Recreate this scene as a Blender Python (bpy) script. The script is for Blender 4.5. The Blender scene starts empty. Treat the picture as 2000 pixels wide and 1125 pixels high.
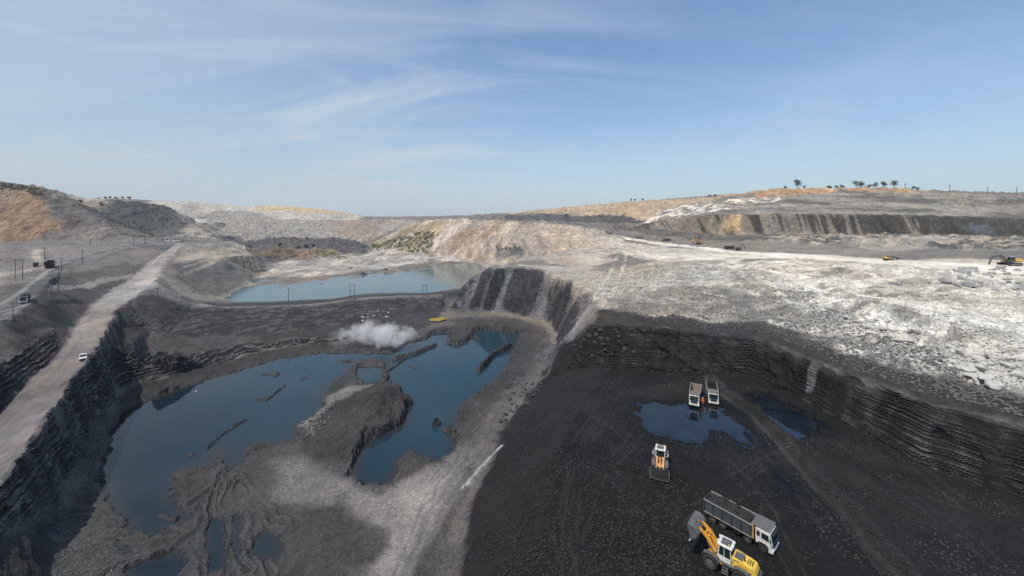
import bpy, bmesh, math, random
import numpy as np
from mathutils import Vector, Matrix, Euler
from mathutils.geometry import delaunay_2d_cdt
R = math.radians
C = bpy.context.scene.collection
random.seed(7)
rng = np.random.default_rng(7)

# ------------------------------------------------------------------ camera
F, HY, HC = 760.0, 425.0, 46.0          # focal length in photo pixels, horizon row, camera height over the coal floor
cam = bpy.data.cameras.new('camera')
cam.sensor_width = 36.0
cam.lens = 36.0 * F / 2000.0
cam.shift_y = (HY - 562.5) / 2000.0
cam.clip_start = 0.5
cam.clip_end = 60000
camo = bpy.data.objects.new('camera', cam)
camo.location = (0, 0, HC)
camo.rotation_euler = (R(90), 0, 0)
C.objects.link(camo)
bpy.context.scene.camera = camo

# ------------------------------------------------------------------ sun, sky, exposure
SUN_EL = 61.0
SUN_DIR = Vector((-0.62, -0.60, 0)).normalized()          # horizontal direction towards the sun
sdir = Vector((SUN_DIR.x * math.cos(R(SUN_EL)), SUN_DIR.y * math.cos(R(SUN_EL)), math.sin(R(SUN_EL))))
sl = bpy.data.lights.new('sun', 'SUN')
sl.energy = 4.2
sl.angle = R(0.5)
sl.color = (1.0, 0.93, 0.82)
so = bpy.data.objects.new('sun', sl)
so.rotation_euler = sdir.to_track_quat('Z', 'Y').to_euler()
so.location = (0, 0, 300)
C.objects.link(so)

sc = bpy.context.scene
w = bpy.data.worlds.new('World')
sc.world = w
w.use_nodes = True
nt = w.node_tree
nt.nodes.clear()
def N(nt, t, **k):
    n = nt.nodes.new(t)
    for a, b in k.items():
        if a.startswith('i_'):
            n.inputs[a[2:].replace('_', ' ')].default_value = b
        else:
            setattr(n, a, b)
    return n
def L(nt, a, b): nt.links.new(a, b)
def MATH(nt, op, a, b=None, clamp=False):
    n = nt.nodes.new('ShaderNodeMath'); n.operation = op; n.use_clamp = clamp
    for i, v in enumerate((a, b)):
        if v is None: continue
        if isinstance(v, (int, float)): n.inputs[i].default_value = v
        else: nt.links.new(v, n.inputs[i])
    return n.outputs[0]
def MIXC(nt, fac, a, b, mode='MIX'):
    n = nt.nodes.new('ShaderNodeMix'); n.data_type = 'RGBA'; n.blend_type = mode
    for s, v in ((n.inputs[0], fac), (n.inputs[6], a), (n.inputs[7], b)):
        if isinstance(v, (int, float)): s.default_value = v
        elif isinstance(v, (tuple, list)): s.default_value = (*v[:3], 1)
        else: nt.links.new(v, s)
    return n.outputs[2]
def RAMP(nt, fac, *stops):
    n = nt.nodes.new('ShaderNodeValToRGB')
    e = n.color_ramp.elements
    while len(e) < len(stops): e.new(0.5)
    for i, (p, c) in enumerate(stops):
        e[i].position = p
        e[i].color = (*c, 1) if isinstance(c, tuple) else (c, c, c, 1)
    nt.links.new(fac, n.inputs[0])
    return n.outputs[0]

sky = N(nt, 'ShaderNodeTexSky', sky_type='NISHITA', sun_disc=False, sun_elevation=R(SUN_EL),
        sun_rotation=math.atan2(sdir.x, sdir.y), altitude=300, air_density=1.0, dust_density=1.1, ozone_density=1.6)
tc = N(nt, 'ShaderNodeTexCoord')
sep = N(nt, 'ShaderNodeSeparateXYZ')
L(nt, tc.outputs['Generated'], sep.inputs[0])
zc = MATH(nt, 'MAXIMUM', sep.outputs[2], 0.0)
den = MATH(nt, 'ADD', zc, 0.22)
u_ = MATH(nt, 'DIVIDE', sep.outputs[0], den)
v_ = MATH(nt, 'DIVIDE', sep.outputs[1], den)
cmb = N(nt, 'ShaderNodeCombineXYZ')
L(nt, u_, cmb.inputs[0]); L(nt, v_, cmb.inputs[1])
def cloudlayer(loc, rot, scl, scale, det, dist, lo, hi):
    mp = N(nt, 'ShaderNodeMapping')
    mp.inputs['Location'].default_value = loc
    mp.inputs['Rotation'].default_value = (0, 0, R(rot))
    mp.inputs['Scale'].default_value = scl
    L(nt, cmb.outputs[0], mp.inputs[0])
    no = N(nt, 'ShaderNodeTexNoise', noise_dimensions='2D')
    no.inputs['Scale'].default_value = scale
    no.inputs['Detail'].default_value = det
    no.inputs['Roughness'].default_value = 0.55
    no.inputs['Distortion'].default_value = dist
    L(nt, mp.outputs[0], no.inputs['Vector'])
    return RAMP(nt, no.outputs[0], (lo, 0.0), (hi, 1.0))
c1 = cloudlayer((3.1, 1.7, 0), 24, (0.9, 1.5, 1), 0.8, 8, 0.7, 0.42, 0.68)
c2 = cloudlayer((8.3, 4.2, 0), 38, (0.45, 2.2, 1), 1.1, 9, 0.9, 0.45, 0.72)
cover = MATH(nt, 'ADD', MATH(nt, 'MULTIPLY', c1, 0.75), MATH(nt, 'MULTIPLY', c2, 0.45), True)
# more cloud towards the left of the view, clear blue above the middle and right
lft = RAMP(nt, MATH(nt, 'ADD', MATH(nt, 'MULTIPLY', u_, -0.30), 0.50), (0.28, 0.24), (0.75, 1.0))
cover = MATH(nt, 'MULTIPLY', cover, lft)
base = MIXC(nt, 1.0, sky.outputs[0], (0.86, 1.08, 1.19), 'MULTIPLY')
cl = MIXC(nt, MATH(nt, 'MULTIPLY', cover, 0.95, True), base, (5.0, 5.5, 5.9))
lf2 = RAMP(nt, MATH(nt, 'ADD', MATH(nt, 'MULTIPLY', u_, -0.30), 0.50), (0.45, 0.0), (1.0, 0.42))
cl = MIXC(nt, lf2, cl, (3.7, 4.35, 4.9))
hz = RAMP(nt, sep.outputs[2], (0.0, 0.80), (0.06, 0.62), (0.22, 0.28), (0.50, 0.0))
cl = MIXC(nt, hz, cl, (3.3, 3.75, 4.2))
bg = N(nt, 'ShaderNodeBackground')
bg.inputs['Strength'].default_value = 0.14
L(nt, cl, bg.inputs[0])
wo = N(nt, 'ShaderNodeOutputWorld')
L(nt, bg.outputs[0], wo.inputs[0])

sc.view_settings.view_transform = 'Standard'
sc.view_settings.look = 'None'
sc.view_settings.exposure = 0.0
sc.view_settings.gamma = 1.0
sc.view_settings.use_curve_mapping = False
sc.cycles.max_bounces = 6
sc.cycles.diffuse_bounces = 2
sc.cycles.glossy_bounces = 3
sc.cycles.transmission_bounces = 3
sc.cycles.volume_bounces = 1
sc.cycles.use_denoising = False
HAZE = 0.00006

sc.cycles.sample_clamp_indirect = 2.0
sc.cycles.sample_clamp_direct = 4.0
# ------------------------------------------------------------------ terrain as a survey: break lines -> triangles -> fine mesh
def W(px, py, z):                 # the point of the ground at height z seen there
    Y = F * (HC - z) / (py - HY)
    return ((px - 1000.0) / F * Y, Y, z)
def D(px, py, Y):                 # the same for a known distance
    return ((px - 1000.0) / F * Y, Y, HC - Y * (py - HY) / F)
lines = []
def BL(*pts): lines.append([W(*p) for p in pts])
def BD(*pts): lines.append([D(*p) for p in pts])
def BX(*pts): lines.append(list(pts))

# haul road on the left: left and right edge
BL((-500,1400,-2),(-100,900,-1),(0,800,1),(47,754,2),(112,693,3.5),(144,645,5),(173,598,7),(213,572,8.5),(256,543,11),(290,512,14),(347,476,20))
BL((-500,1560,-2),(-100,1090,-1.5),(0,945,0),(37,899,1),(79,833,2),(117,787,2.6),(140,745,3.2),(173,702,4.2),(205,651,5),(229,606,6.5),(256,583,8),(285,562,9),(300,535,11.5),(330,505,15),(357,477,20))
# cut left of the haul road, its top
BL((-500,1000,6),(-100,800,7.5),(0,712,8.5),(60,672,8.5),(108,645,7.6))
# light track and embankment foot
BL((100,562,12.5),(150,560,11.6),(200,548,11.8),(245,536,12.2))
# coal outcrop hollow
BL((30,660,9.5),(75,625,10),(120,600,10),(150,590,9))
# asphalt road edges
BL((-500,720,8),(-100,675,11),(0,629,13),(36,612,13.4),(71,580,14.6),(91,554,15.8),(121,530,17),(142,518,17.8),(180,501,19.2),(240,484,21),(290,477,22))
BL((-500,640,9),(-100,610,12),(0,581,13.5),(36,564,14.2),(64,541,15.5),(88,527,16.8),(107,518,17.6),(142,507,18.8),(180,497,19.8),(240,481,21.4),(288,474,22.4))
# dirt track and plain west of it
BL((-500,570,14),(-100,552,15.5),(0,540,17),(50,530,17.4),(85,520,17.8))
BL((-500,500,21),(-100,500,21),(0,498,20.5),(70,495,20.5),(130,490,21))
BL((-500,476,23),(-100,473,23.5),(0,471,23.8),(130,471,23.8),(200,470,23.6),(250,468,23.4),(300,464,23),(355,464,22))
# brown dump and grey dump, crests
BD((-600,330,430),(-100,352,430),(0,359,430),(40,361,432),(62,368,430),(85,381,428),(125,385,440),(150,395,435),(172,413,425),(205,437,410),(240,458,395))
BD((-600,330,520),(-100,350,520),(0,356,520),(60,362,520),(125,383,530))
BD((60,372,425),(75,385,418),(100,415,405),(130,468,386))
# dark flat-topped dump
BD((165,398,620),(200,398,610),(255,400,610),(325,402,610),(345,415,600),(372,440,575))
BD((230,463,500),(300,461,510),(360,458,520),(400,455,540))
BD((165,399,720),(325,404,720))
BD((372,436,680),(440,436,800),(470,436,840))
# light back dump: crest, back, foot
BD((100,387,1250),(190,389,1250),(270,390,1250),(370,394,1280),(450,402,1300),(520,403,1300),(560,403,1280),(620,408,1250),(690,418,1250),(705,424,1240))
BD((100,390,2200),(270,393,2300),(450,404,2400),(620,411,2500),(705,425,2400))
BD((330,425,900),(420,431,1000),(500,430,1060),(600,430,1080),(700,431,1050))
# tier below it
BD((390,437,780),(440,436,800),(482,435,820),(540,432,880),(640,432,900),(720,431,900),(790,431,880),(830,431,760))
BD((355,463,640),(420,466,680),(480,467,700),(560,467,735),(640,468,735),(690,474,700),(706,479,670))
# dark mesa
BD((440,466,600),(480,466,590),(560,466,600),(640,466,600),(680,467,600),(712,487,560))
BD((440,484,520),(480,488,520),(560,486,500),(620,486,500),(690,499,500),(712,488,555))
# yellow and orange mound in front of it
BL((585,500,-2),(610,488,2),(640,488,3),(665,497,0),(690,505,-4))
# centre-left dump: top, back, shoulder, foot in the lake
BL((357,477,20),(400,472,20),(455,471,20),(468,477,17.5),(495,500,8),(528,528,-6.5))
BL((365,466,22),(440,467,20.5))
BL((312,540,11),(325,520,13),(345,507,13.5),(390,507,13),(428,503,12.5),(452,520,6),(493,553,-6.5))
BL((312,562,7.5),(350,570,3),(372,560,3),(400,577,-3),(405,578,-4.5))
BL((405,578,-4.5),(430,583,-6.5),(470,565,-7.5),(493,553,-8),(528,529,-8.5))
# track along the berm between the lakes
BL((285,562,9),(300,567,8),(330,580,4.5),(380,595,-1),(430,600,-3),(520,598,-4),(600,596,-4),(650,590,-4),(690,583,-4),(780,578,-4),(860,576,-4),(900,572,-3.6))
BL((300,562,8.2),(340,576,4),(395,590,-2),(421,592,-4.2),(480,592,-5),(600,589,-5),(653,585,-5),(707,577,-4.8),(747,573,-4.8),(827,574,-4.8),(895,567,-4))
BL((421,588,-8),(480,588,-9),(600,584,-9),(707,573,-9),(827,571,-9),(890,560,-9),(925,541,-9),(955,523,-9))
# upper lake, north shore: mud flat
BL((500,541,-9),(613,540,-9),(667,532,-9),(733,526,-9),(773,522,-9),(813,514,-9),(880,510,-9),(940,514,-9))
BL((498,535,-5.6),(560,537,-5.8),(613,537,-5.9),(667,528,-5.9),(733,522,-5.9),(773,518,-5.9),(813,510,-5.9),(880,506,-5.8),(940,510,-5.4),(985,517,-4))
BL((540,512,-4),(620,510,-4.5),(700,500,-5),(730,490,-5),(780,492,-5),(840,503,-5.5))
# east slope of the upper lake: foot, crest
BL((716,482,-1),(735,487,-3),(790,493,-4),(838,500,-4.5),(880,506,-5),(940,509,-5),(975,508,-1))
BD((830,431,760),(850,430,660),(900,431,580),(980,434,540),(1050,436,520),(1130,445,480),(1190,454,470))
BD((860,448,560),(930,452,520),(1000,462,480),(1080,470,440),(1150,478,400))
# behind it, plain towards the horizon
BD((720,428,1500),(800,427,1600),(900,427,1500),(1000,427,1300))
BD((850,424.5,2600),(1000,420,2200),(700,424,3000),(760,425.5,4400),(1000,424,4400))
# dark band and tan dumps in the centre right
BD((985,432,820),(1060,434,780),(1140,436,760),(1215,437,720),(1260,438,640))
BD((985,423,850),(1060,421,810),(1140,421,790),(1215,424,750),(1255,430,680))
BD((1010,416,1000),(1060,410,960),(1140,402,900),(1215,398,860),(1290,393,800),(1380,388,740),(1450,382,640),(1480,374,600))
BD((1010,418,1900),(1140,404,1900),(1290,397,1800),(1480,378,1500))
# striped coal highwall in the middle: top, foot
BL((900,566,-2.5),(915,548,4),(935,534,9),(960,525,13),(1000,523,13.5),(1060,529,13),(1110,546,12.5),(1140,560,12),(1162,573,11.5),(1165,590,10.8))
BL((872,600,-11),(915,606,-12.3),(960,608,-12.5),(1013,616,-12.5),(1048,624,-12.5),(1072,634,-12.5),(1088,648,-12.3),(1086,672,-12.2),(1062,712,-12.2),(1045,748,-12))
BL((965,518,11),(1010,513,10.5),(1080,520,11),(1150,545,12),(1200,560,12))
# chute: left and right edge
BL((1165,590,10.8),(1148,602,9),(1110,662,0.5),(1068,736,-9.5))
BL((1178,592,10.8),(1168,604,9.6),(1134,652,4),(1092,734,-8))
# benches between the berm track and the lower pond
BL((240,625,3),(290,645,-3),(330,652,-6),(430,655,-8.6),(520,652,-9.5),(600,648,-10),(650,638,-10.5),(720,615,-10),(800,600,-9),(860,598,-9))
BL((205,700,-0.6),(235,684,-1.5),(300,684,-3.2),(340,697,-6.5),(400,688,-9.5),(470,674,-11.2),(560,664,-11.8),(640,660,-12.4),(700,655,-13))
BL((-500,1900,-6),(-80,1150,-6),(14,1034,-6.2),(62,1000,-8),(110,969,-11),(131,917,-11),(159,880,-11.2),(187,847,-11.5),(208,800,-12),(233,759,-12.4),(290,737,-13),(336,733,-13.2),(415,716,-14),(467,697,-14.1),(560,676,-14.3),(640,668,-14.4))
# basin floor
BL((-300,1900,-12),(60,1300,-12.5),(100,1125,-13),(110,1040,-13.3),(150,960,-13.6),(190,880,-14),(212,838,-14.4),(243,797,-14.4),(289,774,-14.4),(350,752,-14.5),(504,708,-14.5),(620,684,-14.4),(700,684,-14.3),(780,670,-14.2),(850,640,-13.8),(880,622,-13),(960,616,-12.9),(1040,628,-12.6),(1070,660,-12.4),(1040,705,-12.4),(1000,760,-12.6),(950,810,-12.8),(925,870,-13.2),(900,930,-13.6),(880,1040,-13.9),(860,1150,-14),(840,1400,-14))
BL((400,900,-14.4),(600,900,-14.3),(500,1100,-14.4),(700,1100,-14.2),(700,1400,-14.3),(300,1400,-14.3))
# toe and crest of the slope between basin and coal floor
BL((1068,740,-10.5),(1040,765,-11.3),(1000,810,-12.2),(970,868,-12.8),(945,915,-13.2),(925,970,-13.6),(905,1050,-13.7),(890,1150,-13.8),(870,1400,-13.8))
BL((1190,736,0),(1150,772,0),(1112,830,-0.2),(1085,900,-0.4),(1065,980,-0.5),(1050,1125,-0.5),(1040,1400,-0.5))
# coal wall: foot and top
BL((1105,726,-4),(1157,718,-0.2),(1279,724,0),(1400,728,0),(1461,732,0),(1550,773,0),(1639,817,0),(1713,861,0),(1779,899,0),(1853,927,0),(1947,959,0),(2000,978,0),(2300,1060,0))
lines.append([D(1152,634,132),D(1220,632,128),D(1300,641,122),D(1400,652,119),D(1475,662,116),D(1541,689,104.3),D(1587,707,98.2),D(1667,735,88.5),D(1741,761,81),D(1853,796,72.8),D(1947,824,68),D(2000,832,66.3),D(2300,900,59)])
# spoil slope above the coal wall
BL((1168,606,11),(1230,618,11),(1300,622,11.4),(1400,632,11.4),(1480,632,11.8),(1560,655,12),(1660,695,12),(1760,728,12.2),(1860,752,12.6),(1950,775,13),(2000,790,13),(2300,860,13))
BL((1230,596,11.3),(1350,582,12.6),(1450,575,13.6),(1560,582,14.6),(1640,606,14.8),(1750,645,14.8),(1850,672,15),(1950,705,15),(2000,722,15),(2300,800,15))
BL((1200,560,12),(1280,548,13.6),(1380,540,15.5),(1450,532,17),(1533,533,18.6),(1600,552,18.8),(1700,580,18.6),(1800,612,18.3),(1900,640,18.2),(2000,670,18.2),(2300,760,18))
# white plateau
BD((1190,458,475),(1250,466,440),(1302,475,400),(1430,491,310),(1560,498,246),(1740,509,186),(1850,512,182),(1960,518,180),(2300,530,170))
BL((1200,520,14),(1300,505,15.5),(1420,508,17.5),(1560,515,21),(1740,545,21.5),(1900,560,21.5),(2000,580,21.5),(2300,620,21))
BD((1240,448,560),(1300,452,480),(1400,462,420),(1500,470,340),(1650,478,300),(1800,482,270),(2000,488,250),(2300,495,235))
# right highwall: foot, top, slopes above, crest, back
BD((1275,443,500),(1300,449,470),(1380,454,430),(1480,457,405),(1700,458,396),(1850,460,386),(2000,463,372),(2300,470,340))
BD((1275,436,506),(1310,430,482),(1380,421,440),(1480,420,412),(1700,420,403),(1850,424,393),(2000,428,380),(2300,432,350))
BD((1290,412,570),(1400,400,520),(1500,400,460),(1650,402,445),(1800,404,435),(2000,405,425),(2300,408,400))
BD((1480,376,560),(1540,386,520),(1640,379,505),(1760,377,485),(1800,380,478),(1900,384,470),(2000,386,460),(2300,388,430))
BD((1470,374,600),(1560,369,545),(1640,367,520),(1740,367,500),(1790,374,490),(1830,379,482),(1900,380,478),(2000,382,470),(2300,384,440))
BD((1470,377,1100),(1640,371,1100),(1790,378,1100),(2000,384,1100),(2300,386,1100))
# coal floor towards the camera and the far outside
BX((-6,20,-0.5),(-6,-2,-0.5))
BX((400,-10,0),(40,-10,0))
BX((-60,-10,-14),(-400,-10,-4))
BX((-12500,4600,40),(-12500,2000,60),(-3000,-10,20),(-1200,-10,16))
BX((12500,4600,60),(12500,2000,60),(3000,-10,40),(1200,-10,30),(300,40,14))
BX((-4000,4600,60),(0,4600,36),(4000,4600,60))
BX((-2600,2000,80),(-1500,800,90))
BX((-700,250,40),(-1500,400,60),(-500,120,15))
BX((2000,1500,90),(1500,700,80),(700,200,35))

vid = {}; verts = []; edges = []
for ln in lines:
    prev = None
    for p in ln:
        k = (round(p[0], 1), round(p[1], 1))
        if k not in vid:
            vid[k] = len(verts); verts.append(p)
        i = vid[k]
        if prev is not None and prev != i: edges.append((prev, i))
        prev = i
# the last four BX groups are loose points
res = delaunay_2d_cdt([Vector((v[0], v[1])) for v in verts], edges, [], 0, 1e-4)
ov, oe, of, vmap = res[0], res[1], res[2], res[3]
P2 = np.array([[v.x, v.y] for v in ov])
PZ = np.zeros(len(ov))
E0 = np.array([[*verts[a], *verts[b]] for a, b in edges])
for i in range(len(ov)):
    if vmap[i]: PZ[i] = verts[vmap[i][0]][2]
    else:
        a = E0[:, :2]; d = E0[:, 3:5] - a
        t = np.clip(((P2[i] - a) * d).sum(1) / (d * d).sum(1), 0, 1)
        q = a + d * t[:, None]; dd = np.hypot(*(q - P2[i]).T)
        j = np.argsort(dd)[:2]
        zz = E0[j, 2] + (E0[j, 5] - E0[j, 2]) * t[j]
        PZ[i] = zz.mean()
        print('crossing at px %.0f py %.0f' % (1000 + F * P2[i, 0] / P2[i, 1], HY + F * (HC - PZ[i]) / P2[i, 1]), zz)

# columns: u = X/Y ; fine distances
PXS = np.concatenate([np.linspace(-960, -12, 120), np.linspace(-10, 2010, 1263), np.linspace(2012, 2960, 120)])
U = (PXS - 1000.0) / F
YF = np.concatenate([np.arange(7, 40, 0.4), np.arange(40, 150, 0.13), 150 * np.exp(np.arange(0, math.log(4500 / 150), 0.0016))])
NC, NF = len(U), len(YF)
Z0 = np.full((NC, NF), np.nan)
for f in of:
    a, b, c = (P2[i] for i in f); za, zb, zc_ = (PZ[i] for i in f)
    ymin, ymax = min(a[1], b[1], c[1]), max(a[1], b[1], c[1])
    if ymax < YF[0]: continue
    r0, r1 = np.searchsorted(YF, max(ymin, YF[0]) - 1e-9), np.searchsorted(YF, ymax + 1e-9)
    if ymin > 0.5: us = [p[0] / p[1] for p in (a, b, c)]
    else: us = [-9, 9]
    c0, c1_ = np.searchsorted(U, min(us) - 1e-9), np.searchsorted(U, max(us) + 1e-9)
    if r1 <= r0 or c1_ <= c0: continue
    yy = YF[None, r0:r1]; xx = U[c0:c1_, None] * yy
    det = (b[1] - c[1]) * (a[0] - c[0]) + (c[0] - b[0]) * (a[1] - c[1])
    if abs(det) < 1e-9: continue
    l1 = ((b[1] - c[1]) * (xx - c[0]) + (c[0] - b[0]) * (yy - c[1])) / det
    l2 = ((c[1] - a[1]) * (xx - c[0]) + (a[0] - c[0]) * (yy - c[1])) / det
    l3 = 1 - l1 - l2
    m = (l1 >= -1e-6) & (l2 >= -1e-6) & (l3 >= -1e-6)
    Z0[c0:c1_, r0:r1][m] = (l1 * za + l2 * zb + l3 * zc_)[m]
print('nan', np.isnan(Z0).sum())
Z0[np.isnan(Z0)] = 20.0
# soften the creases slightly
k3 = np.array([1, 2, 3, 2, 1.]); k3 /= k3.sum()
def blur(A, axis, k):
    n = len(k) // 2; P = np.take(A, np.clip(np.arange(-n, A.shape[axis] + n), 0, A.shape[axis] - 1), axis)
    return sum(k[i] * np.take(P, np.arange(i, i + A.shape[axis]), axis) for i in range(len(k)))
Z0 = blur(blur(Z0, 1, k3), 0, k3)
SPY = HY + F * (HC - Z0) / YF[None, :]

def hit(px, py):                                    # first ground point along a sight line
    j = int(np.argmin(abs(PXS - px)))
    w_ = np.nonzero(SPY[j] <= py)[0]
    k = w_[0] if len(w_) else NF - 1
    return np.array([(px - 1000) / F * YF[k], YF[k]])

# ------------------------------------------------------------------ noise
def h2(i, j, s=0):
    n = (i.astype(np.int64) * 374761393 + j.astype(np.int64) * 668265263 + s * 2147483647 + 974634777) & 0xffffffff
    n = ((n ^ (n >> 13)) * 1274126177) & 0xffffffff
    n = ((n ^ (n >> 16)) * 2246822519) & 0xffffffff
    return ((n ^ (n >> 15)) & 0xffffff).astype(np.float32) / 16777215.0
def vn(x, y, s=0):
    i = np.floor(x); j = np.floor(y); fx = x - i; fy = y - j
    fx = fx * fx * fx * (fx * (fx * 6 - 15) + 10); fy = fy * fy * fy * (fy * (fy * 6 - 15) + 10)
    a = h2(i, j, s); b = h2(i + 1, j, s); c = h2(i, j + 1, s); d = h2(i + 1, j + 1, s)
    return (a + (b - a) * fx + (c - a) * fy + (a - b - c + d) * fx * fy) * 2 - 1
def fbm(x, y, wl, octs, s=0, gain=0.5, sp=None, ridge=False):
    out = 0; amp = 1.0
    for o in range(octs):
        a = 0.7 * o + s
        ca, sa = math.cos(a), math.sin(a)
        n = vn((x * ca - y * sa) / wl + 17.3 * o, (x * sa + y * ca) / wl - 9.1 * o, s + o)
        if ridge: n = 1 - 2 * np.abs(n)
        wgt = 1.0 if sp is None else np.clip(wl / (sp * 1.6) - 0.6, 0, 1)
        out = out + n * amp * wgt
        amp *= gain; wl *= 0.5
    return out
def rocks(x, y, size, s=0, dens=0.8):                # boulders as angular domes
    gx = x / size; gy = y / size
    i0 = np.floor(gx); j0 = np.floor(gy); best = np.zeros_like(gx)
    for di in (-1, 0, 1):
        for dj in (-1, 0, 1):
            i = i0 + di; j = j0 + dj
            cx = i + h2(i, j, s); cy = j + h2(i, j, s + 1); r = 0.12 + 0.42 * h2(i, j, s + 2) ** 2.8
            an = 6.28 * h2(i, j, s + 3); on = h2(i, j, s + 4) < dens
            dx = (gx - cx); dy = (gy - cy)
            ex = (dx * np.cos(an) + dy * np.sin(an)) / r; ey = (-dx * np.sin(an) + dy * np.cos(an)) / (r * 0.75)
            dd = np.maximum(np.abs(ex), np.abs(ey)) * 0.6 + 0.4 * np.hypot(ex, ey)
            tilt = 1 + 0.35 * ex * (h2(i, j, s + 5) - 0.5) * 2
            hgt = np.clip(1 - dd ** 3, 0, 1) ** 0.6 * r * (0.5 + 0.7 * h2(i, j, s + 6)) * tilt * on
            best = np.maximum(best, hgt)
    return best * size

# ------------------------------------------------------------------ rows: adaptive along every column
dpy = np.abs(np.diff(SPY, axis=1)); dpy = np.minimum(dpy, 3.0)
met = dpy * 0.75 + 230 * np.diff(np.log(YF))[None, :]
slope = np.abs(np.diff(Z0, axis=1)) / np.diff(YF)[None, :]
met = met + 0.9 * np.abs(np.diff(Z0, axis=1)) * F / YF[None, 1:]
kb = np.ones(9) / 9
met = blur(blur(met, 0, kb), 1, kb)
cum = np.concatenate([np.zeros((NC, 1)), np.cumsum(met, 1)], 1)
NR = 1000
YR = np.empty((NC, NR)); ZR = np.empty((NC, NR))
for j in range(NC):
    t = np.linspace(0, cum[j, -1], NR)
    YR[j] = np.interp(t, cum[j], YF); ZR[j] = np.interp(YR[j], YF, Z0[j])
X = U[:, None] * YR; Y = YR.copy()
SP = np.maximum(0.0021 * Y, 0.1)                      # mesh spacing
def grad(Z):
    dzdr = np.gradient(Z, axis=1) / np.maximum(np.gradient(YR, axis=1), 1e-6)
    return dzdr
# slope of the base ground from the fine grid
gy = np.gradient(Z0, axis=1) / np.gradient(YF)[None, :]
gu = np.gradient(Z0, axis=0) / np.gradient(U)[:, None] / YF[None, :]
GX, GYm = gu, gy - U[:, None] * gu
SL0 = np.hypot(GX, GYm)
def samp(A):
    o = np.empty((NC, NR))
    for j in range(NC): o[j] = np.interp(YR[j], YF, A[j])
    return o
SLP = samp(SL0); NX = -samp(GX); NY = -samp(GYm)
nn = np.hypot(NX, NY) + 1e-6; NX /= nn; NY /= nn
XL = X.ravel(); 

def sdf(poly, warp=0.0, s=0, wl=None):                 # >0 inside, metres; polygon given in sight lines, laid on the ground
    P = np.array([hit(*p) for p in poly]); return sdfw(P, warp, s, wl)
def sdfw(P, warp=0.0, s=0, wl=None):
    mx = max(warp * 3, 0.15 * np.ptp(P[:, 0]), 0.15 * np.ptp(P[:, 1]), 6)
    out = np.full(X.shape, -1e3)
    m = (X > P[:, 0].min() - mx) & (X < P[:, 0].max() + mx) & (Y > P[:, 1].min() - mx) & (Y < P[:, 1].max() + mx)
    x = X[m]; y = Y[m]
    if warp:
        wl = wl or warp * 5
        x = x + warp * fbm(x, y, wl, 4, s + 31, 0.6); y = y + warp * fbm(X[m], Y[m], wl, 4, s + 57, 0.6)
    d2 = np.full(x.shape, 1e12); ins = np.zeros(x.shape, bool)
    for i in range(len(P)):
        ax, ay = P[i]; bx, by = P[(i + 1) % len(P)]
        ex, ey = bx - ax, by - ay
        t = np.clip(((x - ax) * ex + (y - ay) * ey) / max(ex * ex + ey * ey, 1e-9), 0, 1)
        d2 = np.minimum(d2, (x - ax - t * ex) ** 2 + (y - ay - t * ey) ** 2)
        if by != ay:
            c = ((ay > y) != (by > y)) & (x < (bx - ax) * (y - ay) / (by - ay) + ax)
            ins ^= c
    out[m] = np.where(ins, 1, -1) * np.sqrt(d2)
    return out
def sd_pts(P, x, y):
    d2 = np.full(x.shape, 1e12); ins = np.zeros(x.shape, bool)
    for i in range(len(P)):
        ax, ay = P[i]; bx, by = P[(i + 1) % len(P)]; ex, ey = bx - ax, by - ay
        t = np.clip(((x - ax) * ex + (y - ay) * ey) / max(ex * ex + ey * ey, 1e-9), 0, 1)
        d2 = np.minimum(d2, (x - ax - t * ex) ** 2 + (y - ay - t * ey) ** 2)
        if by != ay: ins ^= ((ay > y) != (by > y)) & (x < (bx - ax) * (y - ay) / (by - ay) + ax)
    return np.where(ins, 1, -1) * np.sqrt(d2)
def sst(x, a, b):
    t = np.clip((x - a) / (b - a), 0, 1); return t * t * (3 - 2 * t)
def mask(poly, feather, warp=0.0, s=0):
    return sst(sdf(poly, warp, s), -feather, feather)
def dline(pts, width, warp=0.0, s=0, zs=None):           # distance to a polyline of ground points
    P = np.array([hit(*p) for p in pts]) if zs is None else np.array([W(p[0], p[1], z)[:2] for p, z in zip(pts, zs)])
    out = np.full(X.shape, 1e3); mx = width * 4 + warp * 2
    m = (X > P[:, 0].min() - mx) & (X < P[:, 0].max() + mx) & (Y > P[:, 1].min() - mx) & (Y < P[:, 1].max() + mx)
    x = X[m]; y = Y[m]
    if warp:
        wl = max(warp * 6, 5)
        x = x + warp * fbm(x, y, wl, 3, s + 3); y = y + warp * fbm(x, y, wl, 3, s + 8)
    d2 = np.full(x.shape, 1e12); sg = np.zeros(x.shape)
    for i in range(len(P) - 1):
        ax, ay = P[i]; bx, by = P[i + 1]; ex, ey = bx - ax, by - ay
        t = np.clip(((x - ax) * ex + (y - ay) * ey) / max(ex * ex + ey * ey, 1e-9), 0, 1)
        q = (x - ax - t * ex) ** 2 + (y - ay - t * ey) ** 2
        sg = np.where(q < d2, np.sign(ex * (y - ay) - ey * (x - ax)), sg); d2 = np.minimum(d2, q)
    out[m] = np.sqrt(d2)
    sgn = np.ones(X.shape); sgn[m] = sg
    return out, sgn
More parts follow.
